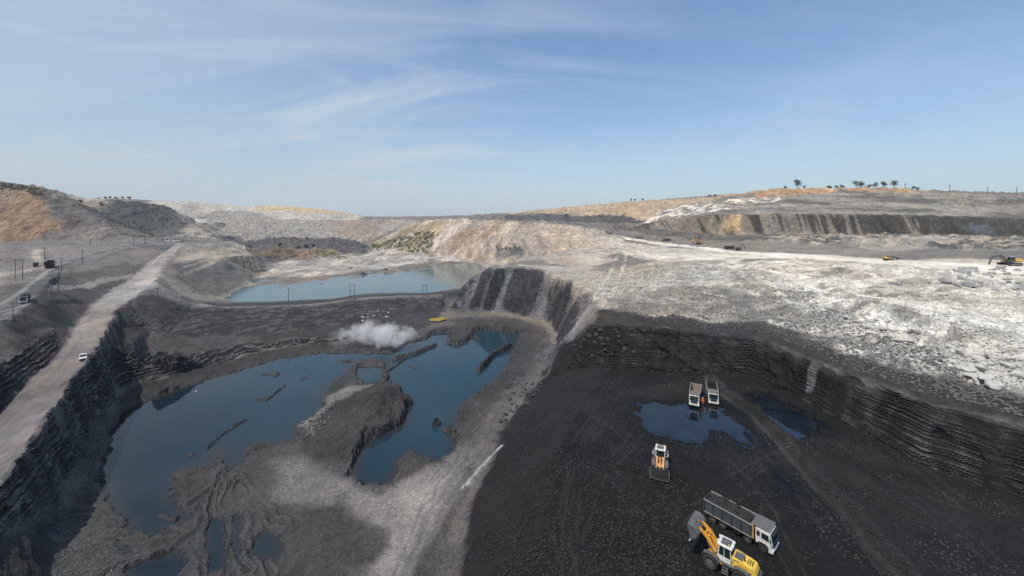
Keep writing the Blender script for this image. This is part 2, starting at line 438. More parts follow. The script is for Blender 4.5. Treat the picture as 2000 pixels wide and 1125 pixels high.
# ------------------------------------------------------------------ water outlines (seen at the water's own level)
def WP(pts, z): return np.array([W(p[0], p[1], z)[:2] for p in pts])
POND = WP([(219,843),(243,803),(289,781),(350,758),(420,739),(504,713),(560,700),(626,689),(700,690),(766,690),(803,670),(836,661),(845,651),(880,648),(880,661),(869,670),(892,677),(920,665),(925,651),(934,642),(971,645),(1020,652),(1012,672),(1004,690),(988,726),(960,754),(915,787),(901,805),(892,833),(892,871),(880,894),(855,906),(827,894),(803,885),(780,903),(775,927),(757,950),(733,948),(705,948),(687,936),(696,903),(710,875),(724,857),(761,845),(789,824),(799,791),(771,766),(757,754),(754,726),(748,707),(724,703),(691,705),(682,726),(649,749),(626,773),(628,787),(626,801),(607,819),(584,833),(579,857),(547,866),(500,868),(480,885),(467,905),(448,925),(434,905),(425,880),(412,900),(395,915),(350,922),(336,932),(331,969),(355,997),(373,1020),(327,1034),(299,1053),(261,1043),(224,997),(201,950),(196,936),(205,903),(215,871)], -15)
POOLS = [WP(p, -15) for p in (
    [(406,1015),(443,1011),(441,1113),(401,1118)],
    [(457,1006),(467,1006),(467,1081),(458,1081)],
    [(495,1048),(509,1081),(490,1088)],
    [(498,1057),(523,1034),(537,1048),(551,1071),(542,1090),(500,1088)],
    [(299,1090),(350,1075),(372,1100),(340,1140),(270,1135),(240,1110)],
    [(700,716),(745,716),(748,745),(715,752),(700,738)],
    [(232,1060),(250,1066),(262,1085),(240,1090)])]
ISLES = [([(403,876),(412,865),(430,852),(455,835),(480,820)], 0.8), ([(500,782),(520,781),(542,766),(556,754)], 0.7),
         ([(514,731),(542,731)], 1.3), ([(590,741),(598,739)], 1.2), ([(655,706),(684,706)], 0.9), ([(770,702),(800,694),(817,689),(850,675)], 1.3),
         ([(934,726),(967,693),(995,677)], 1.1), ([(985,735),(1003,700)], 1.2), ([(500,703),(560,695),(603,690)], 0.8), ([(745,735),(775,715),(790,700)], 0.5),
         ([(870,842),(878,845)], 0.6), ([(851,831),(856,829)], 0.9), ([(884,850),(886,852)], 0.8), ([(365,888),(376,890)], 0.6), ([(305,1010),(345,1012)], 0.5), ([(570,735),(590,722),(610,722)], 0.4), ([(800,715),(812,720)], 0.4)]
PUD = [WP([(1236,784),(1279,785),(1310,793),(1339,789),(1345,797),(1402,798),(1428,805),(1461,833),(1474,864),(1442,869),(1414,847),(1400,843),(1386,852),(1372,868),(1344,861),(1316,852),(1288,847),(1260,829),(1249,808)], -0.1),
       WP([(1462,773),(1500,776),(1512,785),(1550,796),(1592,822),(1590,847),(1560,858),(1541,852),(1508,824),(1489,801)], -0.1),
       WP([(1520,925),(1545,935),(1562,960),(1556,984),(1540,975),(1528,948)], -0.1)]
YPUD = WP([(836,622),(850,618),(866,620),(872,624),(858,629),(840,628)], -12.6)

# ------------------------------------------------------------------ zones of the ground
print('masks')
Z = ZR.copy()
m_pondf = sdfw(POND, 0.9, 1, 5) + 0.5 * fbm(X, Y, 1.8, 3, 201, 0.6)
for p in POOLS: m_pondf = np.maximum(m_pondf, sdfw(p, 0.5, 2, 3))
for pts, wd in ISLES:
    d, _ = dline(pts, wd, 0.5, 4, zs=[-15] * len(pts)); m_pondf = np.minimum(m_pondf, (d - wd) * 1.2)
m_pond = sst(m_pondf, -1.1, 0.8)
# rills cut by tracked machines fan into the water at the lower left
cx0, cy0 = W(430, 960, -15)[:2]
m_fan = mask([(190,930),(330,930),(460,960),(560,1010),(560,1180),(120,1180),(110,1000)], 4, 2, 5)

road = mask([(-500,1400),(-100,900),(0,800),(47,754),(112,693),(144,645),(173,598),(213,572),(256,543),(290,512),(347,476),(357,478),(330,505),(303,537),(300,560),(275,570),(256,583),(229,606),(205,651),(173,702),(140,745),(117,787),(79,833),(37,899),(0,945),(-100,1090),(-500,1560)], 0.9, 1.2, 6)
asph = mask([(-500,720),(-100,675),(0,627),(36,610),(71,579),(91,553),(121,530),(142,518),(180,501),(240,484),(292,477),(288,474),(240,481),(180,497),(142,508),(107,519),(88,528),(64,542),(36,565),(0,582),(-100,612),(-500,640)], 1.2, 1.0, 7)
flat = np.clip(road + asph, 0, 1)
coalfl = mask([(1150,719),(1190,721),(1150,772),(1112,830),(1085,900),(1065,980),(1050,1125),(1040,1500),(2600,1500),(2300,1050),(2000,970),(1947,951),(1853,919),(1779,891),(1713,853),(1639,809),(1550,766),(1461,727),(1400,724),(1279,721)], 0.5, 0.3, 8)
coalhill = mask([(1190,726),(1279,727),(1200,760),(1130,860),(1100,980),(1090,1500),(860,1500),(893,1125),(925,975),(972,870),(1003,800),(1045,750),(1068,738),(1110,662),(1150,640)], 1.2, 1.5, 9)
_ = [D(1152,634,132),D(1220,632,128),D(1300,641,122),D(1400,652,119),D(1475,662,116),D(1541,689,104.3),D(1587,707,98.2),D(1667,735,88.5),D(1741,761,81),D(1853,796,72.8),D(1947,824,68),D(2000,832,66.3),D(2300,900,59)]
CT = [(p[0], p[1]) for p in _]
CF = [W(*p)[:2] for p in [(2300,1060,0),(2000,978,0),(1947,959,0),(1853,927,0),(1779,899,0),(1713,861,0),(1639,817,0),(1550,773,0),(1461,732,0),(1400,728,0),(1279,724,0),(1157,718,-0.2),(1105,726,-4)]]
wallR = sst(sdfw(np.array(CT + CF), 0.35, 10, 4), -0.5, 0.5)
wallC = mask([(900,566),(915,548),(935,534),(960,525),(1000,523),(1060,529),(1110,546),(1140,560),(1162,573),(1165,590),(1148,602),(1110,662),(1064,735),(1050,742),(1062,712),(1086,672),(1088,648),(1072,634),(1048,624),(1013,616),(960,608),(915,606),(872,600)], 0.8, 0.8, 11)
chute = mask([(1165,588),(1148,602),(1110,662),(1068,736),(1092,734),(1134,652),(1168,604),(1178,590)], 0.5, 0.5, 12)
wallL = mask([(-500,1560),(-100,1090),(0,947),(37,902),(79,836),(117,790),(140,748),(173,705),(205,672),(235,682),(300,683),(340,697),(400,688),(470,674),(560,664),(700,655),(700,664),(640,668),(560,676),(467,697),(415,716),(336,733),(290,737),(233,759),(208,800),(187,847),(159,880),(131,917),(110,969),(62,1000),(14,1034),(-80,1150),(-500,1900)], 0.8, 0.8, 13)
benchL = mask([(240,605),(300,600),(380,602),(430,605),(560,603),(650,596),(690,588),(780,582),(872,598),(860,604),(800,604),(720,618),(650,640),(600,650),(520,656),(430,657),(330,655),(240,632)], 1.5, 2.5, 14)
cutL = mask([(-500,1000),(-100,800),(0,712),(60,672),(108,645),(114,690),(47,754),(0,800),(-100,900),(-500,1400)], 0.8, 0.8, 15)
m_wall = np.clip(wallR + wallC + wallL * 0.9 + cutL * 0.8, 0, 1)
m_wallb = np.clip(m_wall + 0.6 * benchL, 0, 1)
m_rw = mask([(1268,443),(1268,434),(1310,429),(1380,420),(1480,419),(1700,419),(1850,423),(2000,427),(2300,431),(2300,471),(2000,464),(1850,461),(1700,459),(1480,458),(1380,455),(1300,450)], 2, 2, 16)
basin = mask([(100,1125),(110,1040),(150,960),(190,880),(212,838),(350,752),(504,708),(620,684),(850,640),(960,616),(1040,628),(1070,660),(1040,705),(1000,760),(950,810),(925,870),(900,930),(880,1040),(860,1150),(840,1500),(40,1500)], 3, 2, 17)
plate = mask([(1190,456),(1250,464),(1302,472),(1430,487),(1560,494),(1740,506),(1850,508),(1960,512),(2300,526),(2300,540),(2000,540),(1850,530),(1740,522),(1600,512),(1500,508),(1420,508),(1400,518),(1310,520),(1250,505),(1205,480)], 2.5, 3, 18)
plateN = mask([(1640,562),(1709,577),(1760,585),(1850,595),(2000,630),(2300,680),(2300,760),(2000,672),(1900,640),(1800,612),(1700,582)], 2, 2, 19)
trackT = mask([(1480,528),(1533,536),(1587,552),(1640,566),(1709,584),(1700,590),(1640,575),(1580,560),(1530,543),(1480,533)], .8, 1, 20)

# how rough the ground is, metres
A = np.full(X.shape, 0.55)
far = sst(Y, 330, 700)
A = A + far * 2.5
whiteZ = mask([(1170,580),(1200,540),(1300,500),(1420,495),(1560,500),(1740,520),(2300,540),(2300,880),(2000,800),(1860,755),(1760,730),(1660,698),(1560,658),(1480,634),(1300,624),(1170,610)], 3, 3, 21)
A = A * (1 - whiteZ) + 1.05 * whiteZ
bigrub0 = mask([(1620,590),(1700,605),(1800,640),(1900,668),(2000,700),(2300,760),(2300,860),(2000,775),(1880,745),(1760,700),(1680,650),(1600,610)], 3, 2, 26); A = A + 1.3 * bigrub0
calm = np.clip(flat + coalfl + plate * 0.8 + plateN * 0.85 + trackT, 0, 1)
A = A * (1 - calm) + 0.05 * calm
A = A * (1 - basin) + 0.10 * basin
A = A * (1 - coalhill * (1 - coalfl)) + 0.22 * coalhill * (1 - coalfl)
A = A * (1 - m_wall) + 0.10 * m_wall
mud = mask([(498,541),(613,541),(733,527),(813,515),(880,510),(940,514),(985,520),(975,508),(880,505),(838,498),(790,490),(735,484),(700,497),(620,508),(540,510),(500,525)], 4, 4, 22)
A = A * (1 - mud) + 0.25 * mud
berm = mask([(421,588),(480,590),(653,583),(747,571),(827,572),(895,564),(905,574),(860,580),(780,582),(690,588),(600,600),(520,602),(430,604),(395,592)], 1.5, 1, 23)
A = A * (1 - 0.75 * berm)

print('displace')
n_big = fbm(X, Y, 34, 5, 1, 0.5, SP)
n_mid = fbm(X, Y, 9, 5, 3, 0.55, SP)
n_rid = fbm(X, Y, 14, 6, 5, 0.55, SP, ridge=True)
n_fin = fbm(X, Y, 2.2, 4, 7, 0.6, SP)
Z += A * (0.35 * n_big + 0.5 * n_mid + 0.45 * n_rid + 0.22 * n_fin)
# gullies down the far slopes
rill = fbm(X * 1.0, Z * 1.6 + Y * 0.15, 26, 5, 9, 0.6, SP * 0.6, ridge=True)
m_far = sst(Y, 260, 420) * sst(SLP, 0.18, 0.4)
Z += m_far * rill * 1.6 * (1 - m_rw)
# rubble
rub = np.zeros(X.shape)
rubm = np.clip(whiteZ * (1 - calm) + 0.4 * m_far, 0, 1)
hummock = mask([(1480,462),(1700,462),(2000,466),(2300,472),(2300,500),(2000,492),(1800,487),(1600,480),(1440,470)], 3, 4, 24)
A2 = fbm(X, Y, 22, 3, 12)
clump = sst(A2, -0.35, 0.45)
spoilR = mask([(1168,606),(1300,622),(1480,632),(1560,655),(1660,695),(1760,728),(1860,752),(2000,790),(2300,860),(2300,905),(2000,835),(1853,798),(1741,763),(1667,737),(1541,691),(1475,664),(1300,643),(1152,636)], 1.2, 1.0, 25)
bigrub = mask([(1620,590),(1700,605),(1800,640),(1900,668),(2000,700),(2300,760),(2300,860),(2000,775),(1880,745),(1760,700),(1680,650),(1600,610)], 3, 2, 26)
Z += rocks(X, Y, 1.9, 1, 0.5) * (0.75 * rubm * clump * (1 - 0.6 * spoilR) + 0.35 * bigrub)
Z += rocks(X, Y, 4.6, 11, 0.3) * (0.5 * rubm * clump * (1 - spoilR) + 0.5 * bigrub)
Z += rocks(X, Y, 0.95, 21, 0.55) * (0.8 * rubm + 0.5 * spoilR + 0.35 * coalhill * (1 - coalfl) + 0.25 * wallL)
Z += rocks(X, Y, 8.0, 31, 0.6) * hummock * 0.7 + hummock * (1.6 * fbm(X, Y, 16, 5, 33, 0.6, SP, ridge=True) + 0.5)
gravelC = mask([(1120,780),(1180,770),(1260,860),(1330,950),(1330,1130),(1330,1500),(900,1500),(905,1100),(960,900),(1050,800)], 3, 3, 27)
Z += rocks(X, Y, 0.55, 41, 0.7) * 0.42 * np.clip(gravelC * 0.9 + 0.12 * coalfl, 0, 1)
scarp = mask([(1700,590),(1800,614),(1860,620),(1990,660),(2010,680),(1900,655),(1840,640),(1760,628)], 2, 1.5, 28)
Z += scarp * n_rid * 0.8
# basin ground
lump = fbm(X, Y, 5, 4, 15, 0.55, SP)
gr = mask([(100,970),(215,960),(250,1050),(330,1130),(380,1400),(40,1500),(90,1125)], 2.5, 1.5, 29)
Z += rocks(X, Y, 0.8, 51, 0.6) * 0.35 * gr + basin * 0.10 * lump
# peninsula mound
cx, cy, _z = W(705, 800, -13)
ang = 0.5; ex = (X - cx) * math.cos(ang) + (Y - cy) * math.sin(ang); ey = -(X - cx) * math.sin(ang) + (Y - cy) * math.cos(ang)
md = np.exp(-((X - W(735,800,-14)[0]) / 8.0) ** 2 - ((Y - W(735,800,-14)[1]) / 17.0) ** 2)
Z += 2.9 * md * (1 + 0.25 * lump) + md * (0.9 * n_rid + rocks(X, Y, 1.4, 83, 0.7) * 0.5)
penL = mask([(585,832),(610,800),(640,775),(700,755),(690,790),(620,840),(590,862)], 1.5, 1, 30)
Z += penL * (0.3 + rocks(X, Y, 1.3, 61, 0.9) * 0.8)
# water bodies are hollows
Z = np.where(Y < 270, Z * (1 - m_pond) + (-15.9) * m_pond, Z)
Z = np.where(mud > 0.35, np.maximum(Z, -6.7 + 0.15 * lump), Z)
sh = sst(m_pondf, -7, -0.5) * (1 - m_pond)
Z = Z + sh * (0.10 * lump + 0.22 * fbm(X, Y, 3, 4, 202, 0.6, SP, ridge=True))
# track fan: grooves
TRK = [[(430,925),(415,1010),(392,1113),(385,1160)], [(448,936),(443,1020),(449,1120)], [(458,943),(464,1067),(470,1125)], [(471,943),(504,997),(560,1030)], [(485,1000),(506,1085),(520,1140)],
       [(364,1060),(299,1081),(243,1106),(190,1150)], [(345,1040),(275,1046),(205,1057),(140,1070)], [(325,1030),(261,1030),(201,1020),(149,1036)], [(300,1015),(243,1013),(196,999),(140,1001)], [(395,1010),(364,1060),(327,1104),(290,1160)], [(415,960),(350,1000),(330,1030)]]
trk = np.zeros(X.shape)
for k_, t_ in enumerate(TRK):
    dt_, _s = dline(t_, 1.6, 0.9, 400 + k_, zs=[-14.9] * len(t_))
    trk = np.where(np.abs(np.exp(-(dt_ / 1.9) ** 2)) > np.abs(trk), np.exp(-(dt_ / 1.9) ** 2) * np.cos(dt_ * 3.0), trk)
dx, dy = X - cx0, Y - cy0
th = np.arctan2(dx, -dy + 4); rr = np.hypot(dx, dy)
gro = np.sin(th * 26 + 2.2 * fbm(X, Y, 8, 3, 35)) * sst(rr, 2, 9)
fk = m_fan * 0.85 * (1 - m_pond)
Z = Z * (1 - fk) + fk * (-14.80 + 0.12 * gro + 0.22 * fbm(X, Y, 6, 4, 203, 0.6)) - 0.30 * trk * (0.7 + 0.5 * n_mid) * (1 - m_pond) + np.where(m_pond > .5, 0.55 * np.maximum(-trk, 0), 0)
pud = np.maximum(np.maximum(sdfw(PUD[0], 0.9, 4, 4), sdfw(PUD[1], 0.9, 5, 4)), sdfw(PUD[2], 0.7, 6, 4)) + 0.9 * fbm(X, Y, 4.5, 5, 205, 0.65) - 0.5
wetd = sst(pud, -5.0, 0.5)
Z = Z - sst(pud, -0.7, 0.7) * 0.42
# windrow and ruts on the coal floor
dW, sW = dline([(1392,738),(1415,765),(1450,790),(1480,806),(1536,861),(1592,927),(1676,1011),(1760,1104),(1850,1200),(2000,1400)], 2.2, 0.4, 36)
wr = np.exp(-(dW / 1.15) ** 2)
Z += wr * (1.35 + 0.35 * n_fin + rocks(X, Y, 0.6, 71, 0.9) * 0.5)
dW2 = dW - 2.1
wr2 = np.exp(-(dW2 / 0.35) ** 2) * (sW < 0)
Z += wr2 * 0.22
dH, _s = dline([(978,873),(960,892),(940,915),(920,938),(905,958)], 1.0, 0.1, 37)
hose = np.exp(-(dH / 0.5) ** 2)
Z += hose * 0.45
dB, _s = dline([(905,960),(880,1000),(850,1050),(820,1100),(800,1150)], 1.4, 0.3, 38)
Z += np.exp(-(dB / 1.0) ** 2) * 0.6
def ruts(pts, n, gap, s, zs=None):
    d, sg = dline(pts, n * gap, 0.5, s, zs)
    return np.cos(np.clip(d / gap, 0, n) * 6.2832) * sst(d, n * gap, (n - 1) * gap), d
r1, d1 = ruts([(-100,1000),(0,880),(60,800),(125,730),(165,680),(190,640),(225,588),(270,555),(330,490)], 3, 2.1, 40)
Z -= 0.04 * r1 * road

hx, hy, _z = W(1283, 950, 0); hq = np.exp(-((X - hx) / 2.6) ** 2 - ((Y - hy + .3) / 1.8) ** 2)
Z += hq * (0.7 + rocks(X, Y, 0.5, 81, 0.9) * 0.7 + 0.3 * n_fin)
for hpx, hpy, hh, hr in ((1215, 1010, .5, 2.2), (1165, 960, .45, 2.0), (1120, 1060, .5, 2.4), (1330, 985, .35, 1.5), (1240, 1085, .4, 1.8), (1080, 880, .6, 2.0), (1140, 870, .5, 1.8), (1610, 940, .4, 1.5), (1690, 1080, .4, 1.8)):
    hx, hy, _z = W(hpx, hpy, 0); hq = np.exp(-((X - hx) / hr) ** 2 - ((Y - hy) / hr * 1.3) ** 2); Z += hq * hh * (0.5 + 0.6 * n_fin + rocks(X, Y, 0.5, 82, 0.9) * 0.8)

# berms of spoil along both edges of the haul road
dE, _s = dline([(-100,1075),(0,940),(37,896),(79,830),(117,784),(140,743),(173,700),(205,650),(229,605)], 1.2, 0.3, 44)
Z += np.exp(-(dE / 0.7) ** 2) * (0.3 + 0.3 * n_fin)
# ledges: the seams stand out of the coal walls as layers
lay = fbm(Z * 1.0, 0.012 * X + 0.012 * Y, 1.6, 2, 50, 0.5)
wz = Z / np.where(X < -45, 1.15, 0.62) + 0.45 * fbm(X, Y, 18, 3, 52) + 0.4 * vn(Z * 1.1, 0.01 * X, 58)
wz = wz + 0.35 * fbm(X, Y, 5, 3, 61)
fr = wz - np.floor(wz)
slump = sst(fbm(X, Y, 13, 4, 62, 0.6), 0.15, 0.55)
lay2 = (fr - 0.5) * 2 * (0.6 + 0.8 * h2(np.floor(wz), np.floor(wz) * 0, 59)) * (0.65 + 0.6 * fbm(X, Y, 5, 3, 60))
backw = mask([(1105,730),(1110,640),(1152,630),(1300,638),(1440,655),(1440,735)], 2, 2, 157)
off = m_wallb * (0.16 * lay - 0.36 * lay2 * (1 - 0.75 * backw) * (1 - 0.8 * slump) * np.where(X < -45, 2.1, 1.0) + (0.13 + 0.6 * backw + 0.5 * slump) * fbm(X + Z * 0.7, Y, 5, 4, 54, 0.55, SP, ridge=True)) * (1 - 0.75 * wallC) 
off += wallC * 0.5 * fbm(X * 1.0, Y * 0.2, 9, 4, 55, 0.5, SP)
off += m_rw * 1.6 * fbm(X, Y * 0.2, 22, 4, 56, 0.5, SP)
crag = sst(SLP, 0.5, 1.2) * (1 - m_wall) * (1 - m_rw)
off += crag * 0.6 * fbm(X + Z, Y - Z, 4, 4, 57, 0.55, SP)
XD = X + NX * off; YD = Y + NY * off

# ------------------------------------------------------------------ colours of the ground
print('colours')
col = np.empty(X.shape + (3,)); col[:] = (.175, .158, .148)
def paint(m, c, k=1.0):
    m = np.clip(m * k, 0, 1)[..., None]
    col[:] = col * (1 - m) + np.array(c) * m
def pp(poly, c, fe=2, warp=2, s=0, k=1.0):
    m = mask(poly, fe, warp, s); paint(m, c, k); return m
s0 = fbm(X, Y, 30, 5, 70, 0.6, SP); s1 = fbm(X, Y, 8, 5, 74, 0.6, SP); s2 = fbm(X, Y, 2.6, 4, 77, 0.6, SP)
stk = fbm(X, Z * 0.18 + Y * 0.05, 9, 5, 79, 0.65, SP * 0.7)         # streaks that run down slopes facing south
bandz = vn(Z * 0.9 + 0.3 * s1, 0.01 * X, 90)
# distance: dumps
pp([(-600,330),(0,350),(60,361),(85,380),(130,470),(0,471),(-600,478)], (.27,.185,.125), 6, 8, 1)
paint(mask([(-600,330),(0,357),(60,361),(90,384),(75,384),(20,372),(-20,400),(-600,420)], 6, 6, 2) , (.10,.095,.08), 0.85)
paint(mask([(-600,330),(0,360),(30,375),(0,470),(-600,475)], 5, 9, 2), (.15,.125,.10), 0.6)
pp([(80,383),(125,384),(155,396),(210,436),(245,462),(240,468),(130,469),(110,430)], (.115,.105,.10), 4, 5, 3)
pp([(150,398),(325,401),(345,414),(372,441),(400,456),(355,462),(235,463),(205,437)], (.085,.087,.085), 6, 8, 4)
pp([(100,386),(370,392),(560,402),(690,416),(706,426),(690,431),(540,431),(480,434),(415,436),(370,432),(340,410),(190,396)], (.40,.375,.35), 12, 14, 5)
paint(mask([(480,402),(560,402),(620,407),(690,416),(690,421),(600,415),(500,410)], 10, 10, 6), (.45,.34,.20), 0.8)
paint(mask([(415,410),(470,412),(540,424),(560,431),(420,433),(380,425)], 10, 20, 7), (.20,.19,.19), 0.7)
pp([(390,436),(480,434),(540,431),(790,430),(830,431),(770,450),(715,470),(700,473),(640,467),(355,463)], (.27,.25,.235), 8, 10, 8)
paint(mask([(640,432),(760,431),(740,450),(700,470),(650,450)], 8, 14, 9), (.25,.19,.17), 0.6)
pp([(440,465),(680,466),(716,488),(690,498),(560,486),(430,486)], (.085,.08,.078), 4, 6, 10)
pp([(430,484),(480,488),(560,485),(590,498),(520,508),(480,505)], (.17,.12,.075), 5, 6, 11, .9)
pp([(590,500),(612,487),(645,487),(668,497),(695,505),(640,508)], (.23,.19,.11), 3, 4, 12)
pp([(575,490),(600,488),(612,500),(595,508),(578,502)], (.21,.14,.115), 3, 3, 13)
pp([(850,424),(1000,420),(1000,432),(850,431)], (.17,.16,.15), 20, 20, 14)
# tan country at the centre right
pp([(985,418),(1010,414),(1140,401),(1290,392),(1380,387),(1480,374),(1480,386),(1380,398),(1320,410),(1275,432),(1230,428),(1215,422),(1060,420)], (.36,.29,.22), 8, 10, 15)
pp([(985,422),(1060,420),(1215,423),(1260,432),(1250,438),(1215,436),(1060,433),(985,431)], (.075,.072,.075), 3, 4, 16)
# east slope of the upper lake
es = pp([(715,480),(740,470),(800,440),(840,431),(900,430),(1050,435),(1130,444),(1190,454),(1200,470),(1190,510),(1150,520),(1080,516),(975,508),(880,508),(838,502),(735,489)], (.36,.30,.255), 5, 8, 17)
paint(mask([(720,480),(770,455),(830,440),(870,450),(850,480),(820,500),(735,488)], 5, 8, 18), (.20,.17,.10), 0.75)
paint(mask([(845,475),(905,432),(925,432),(880,490),(900,512),(850,505)], 4, 7, 19), (.50,.45,.42), 0.75)
paint(mask([(880,470),(920,445),(930,450),(870,505),(865,490)], 3, 6, 20), (.40,.22,.11), 0.45)
ste = fbm(X - 1.1 * Z, Z * 0.25, 14, 5, 311, 0.6); paint(es * sst(ste, 0.1, 0.7), (.47,.42,.375), 0.6); paint(es * sst(ste, -0.1, -0.7), (.19,.155,.12), 0.55)
pp([(940,480),(1000,465),(1080,475),(1110,500),(1050,510),(1000,500),(960,510)], (.33,.29,.27), 6, 8, 22, .8)
paint(mask([(965,487),(1020,487),(1015,500),(985,506),(962,500)], 3, 4, 23), (.11,.12,.13), 0.9)
# mud flats
paint(mud, (.33,.30,.28)); paint(mud * sst(fbm(X, Y * 0.4, 18, 5, 91, 0.6), 0.05, 0.3), (.48,.45,.43), 0.8)
paint(mud * sst(fbm(X, Y * 0.5, 14, 4, 92), 0.2, 0.5), (.14,.135,.13), 0.6)
# left plain, slopes
pp([(-500,478),(0,472),(355,464),(347,476),(290,475),(180,497),(88,527),(0,582),(-500,640)], (.17,.155,.15), 3, 3, 24)
pp([(62,488),(80,488),(78,520),(66,520)], (.34,.31,.28), 1.5, 1.5, 25)
pp([(0,531),(60,527),(90,518),(88,524),(50,534),(0,543),(-300,560),(-300,548)], (.30,.275,.26), 1.2, 1.2, 26)
pp([(200,503),(300,478),(300,484),(200,508),(150,522),(120,545),(90,560),(100,548),(140,520)], (.085,.078,.075), 2, 2, 27)
pp([(-500,725),(-100,680),(0,632),(36,614),(71,582),(91,556),(142,522),(240,487),(290,480),(345,478),(290,512),(256,543),(213,572),(173,598),(144,645),(112,693),(60,672),(0,712),(-500,1000)], (.095,.088,.088), 2, 2, 28)
pp([(150,522),(240,490),(330,482),(290,508),(256,538),(200,546),(150,556)], (.15,.135,.13), 2, 3, 29)
pp([(30,665),(75,620),(100,598),(130,578),(150,590),(120,625),(80,660),(40,690)], (.028,.029,.03), 1.5, 3, 30)
pp([(95,560),(150,557),(200,544),(256,536),(256,543),(205,552),(150,564),(95,567)], (.30,.28,.27), 0.8, .8, 31)
# centre-left dump and its plateau
pp([(285,562),(303,540),(330,505),(357,477),(455,471),(468,477),(495,500),(528,527),(493,553),(470,565),(430,583),(405,578),(400,590),(340,576)], (.21,.195,.18), 2, 3, 32)
pp([(335,520),(350,508),(428,503),(452,520),(493,553),(430,583),(405,578),(372,560),(350,545)], (.12,.115,.11), 2, 3, 33)
ridge_ = mask([(345,505),(470,475),(528,528),(493,553),(430,583),(372,560)], 3, 3, 34)
paint(ridge_ * sst(fbm(X + 0.35 * Y, Z * 0.5, 16, 4, 93, 0.6), 0.15, 0.6), (.36,.33,.29), 0.75)
# haul roads
paint(asph, (.085,.084,.09)); dA, _s = dline([(0,604),(45,588),(80,563),(105,540),(130,520),(170,502),(240,482)], 8, 0.5, 45)
paint(asph * np.exp(-((dA - 5.6) / 1.2) ** 2), (.25,.235,.225), 0.95); paint(asph * sst(s1, 0.1, 0.7), (.17,.165,.165), 0.5)
nearR = sst(Y, 170, 90)[..., None] if False else sst(-Y, -170, -85); paint(road, (.27,.25,.248)); paint(road * nearR, (.20,.185,.187), 0.9); rs = fbm(d1 * 1.0, Y * 0.05, 1.7, 3, 204, 0.6); paint(road * sst(rs, 0.0, 0.7), (.19,.172,.172), 0.8); paint(road * sst(fbm(X - 0.3 * Y, Y + 0.3 * X, 7, 4, 46, .6), 0.1, 0.8), (.31,.29,.285), 0.45)  # near stretch toned down: foreground dimming put into the road colour
paint(mask([(262,560),(285,530),(310,520),(320,555),(330,578),(290,567)], 2, 2, 47), (.34,.315,.305), 0.8)
dT, _s = dline([(285,560),(300,567),(330,580),(380,595),(430,600),(520,598),(600,596),(650,590),(690,584),(780,578),(860,576)], 3, 0.4, 48)
# benches under the berm
ring = pp([(205,835),(235,772),(290,740),(340,733),(415,716),(467,697),(560,674),(640,664),(700,656),(760,668),(800,662),(770,692),(626,696),(504,722),(420,748),(350,768),(289,792),(243,812),(225,850)], (.050,.046,.047), 1.5, 1.5, 249)
pp([(208,660),(229,610),(256,590),(300,575),(330,588),(380,604),(430,606),(600,604),(690,592),(780,584),(870,600),(860,612),(850,632),(780,668),(700,660),(560,664),(470,674),(400,688),(340,697),(300,684),(235,684)], (.060,.056,.059), 2, 2, 49)
paint(benchL, (.040,.039,.043), 0.9)
pp([(300,640),(470,655),(520,652),(500,672),(420,684),(345,694),(300,680),(250,668)], (.10,.094,.095), 2, 3, 50, .85)
pp([(240,600),(300,590),(330,600),(330,640),(260,630)], (.085,.08,.081), 2, 3, 51, .8)
pp([(560,575),(700,588),(745,584),(740,600),(660,610),(630,620),(560,640),(500,640)], (.05,.049,.055), 2, 3, 52, .5)
paint(berm, (.06,.06,.062)); paint(np.exp(-(dT / 1.9) ** 2), (.30,.28,.275), 0.8)
pp([(680,590),(800,582),(870,600),(830,612),(760,630),(700,640),(650,640)], (.052,.05,.055), 2, 3, 53, .8)
pp([(640,665),(650,645),(720,625),(800,640),(830,655),(790,680),(700,688)], (.17,.16,.155), 2, 2, 54, .8)
# walls of coal
paint(wallL, (.017,.017,.020)); paint(cutL, (.026,.025,.027))
lb = vn(Z * 1.9 + 0.3 * s1, 0.02 * (X + Y), 95); lb2 = np.where(m_wallb > 0.02, 1.1 - 2.6 * np.abs(fr - 0.12) , 0)
dust = sst(0.30 * lb + 0.7 * lb2 + 0.45 * s2 + 0.3 * s1, 0.25, 0.95); dustL = sst(0.25 * lb + 0.9 * lb2 + 0.18 * s2 + 0.18 * s1, 0.15, 0.85)
paint(np.clip(wallL + cutL, 0, 1) * dustL, (.15,.142,.145), 0.8)
paint(benchL * dustL, (.12,.112,.113), 0.6)
paint(wallR, (.021,.020,.020)); paint(wallR * dust * (1 - 0.6 * slump), (.105,.10,.095), 0.75 )
wetR = mask([(1461,664),(1500,678),(1580,706),(1640,728),(1645,820),(1590,800),(1530,770),(1461,734)], 1.0, 1.0, 55)
paint(wetR * wallR, (.011,.011,.012), 0.85)
paint(wallR * mask([(1583,706),(1598,712),(1588,770),(1575,770)], 0.25, 0.3, 56), (.22,.21,.205), 0.8)
paint(wallR * mask([(1152,640),(1300,645),(1461,664),(1461,732),(1300,726),(1105,722)], 2, 2, 57), (.030,.028,.028), 0.6)
paint(wallC, (.026,.026,.031)); st = fbm(X + 0.12 * Z, Y * 0.5, 9.5, 2, 97, 0.35)
st2 = fbm(X + 0.12 * Z, Y * 0.5, 3.0, 3, 197, 0.35)
stc = vn((X - 0.4 * Z) / 3.7 + 0.6 * vn(X / 13, Y / 13, 301), Z * 0 + Y * 0.01, 302) + 0.35 * st2
paint(wallC * sst(stc + 0.25 * lb2, 0.18, 0.42), (.135,.132,.138), 0.85); paint(wallC * dust, (.12,.118,.12), 0.30)
paint(chute, (.22,.205,.205)); paint(chute * sst(s2, 0.1, 0.7), (.13,.12,.12), 0.7)
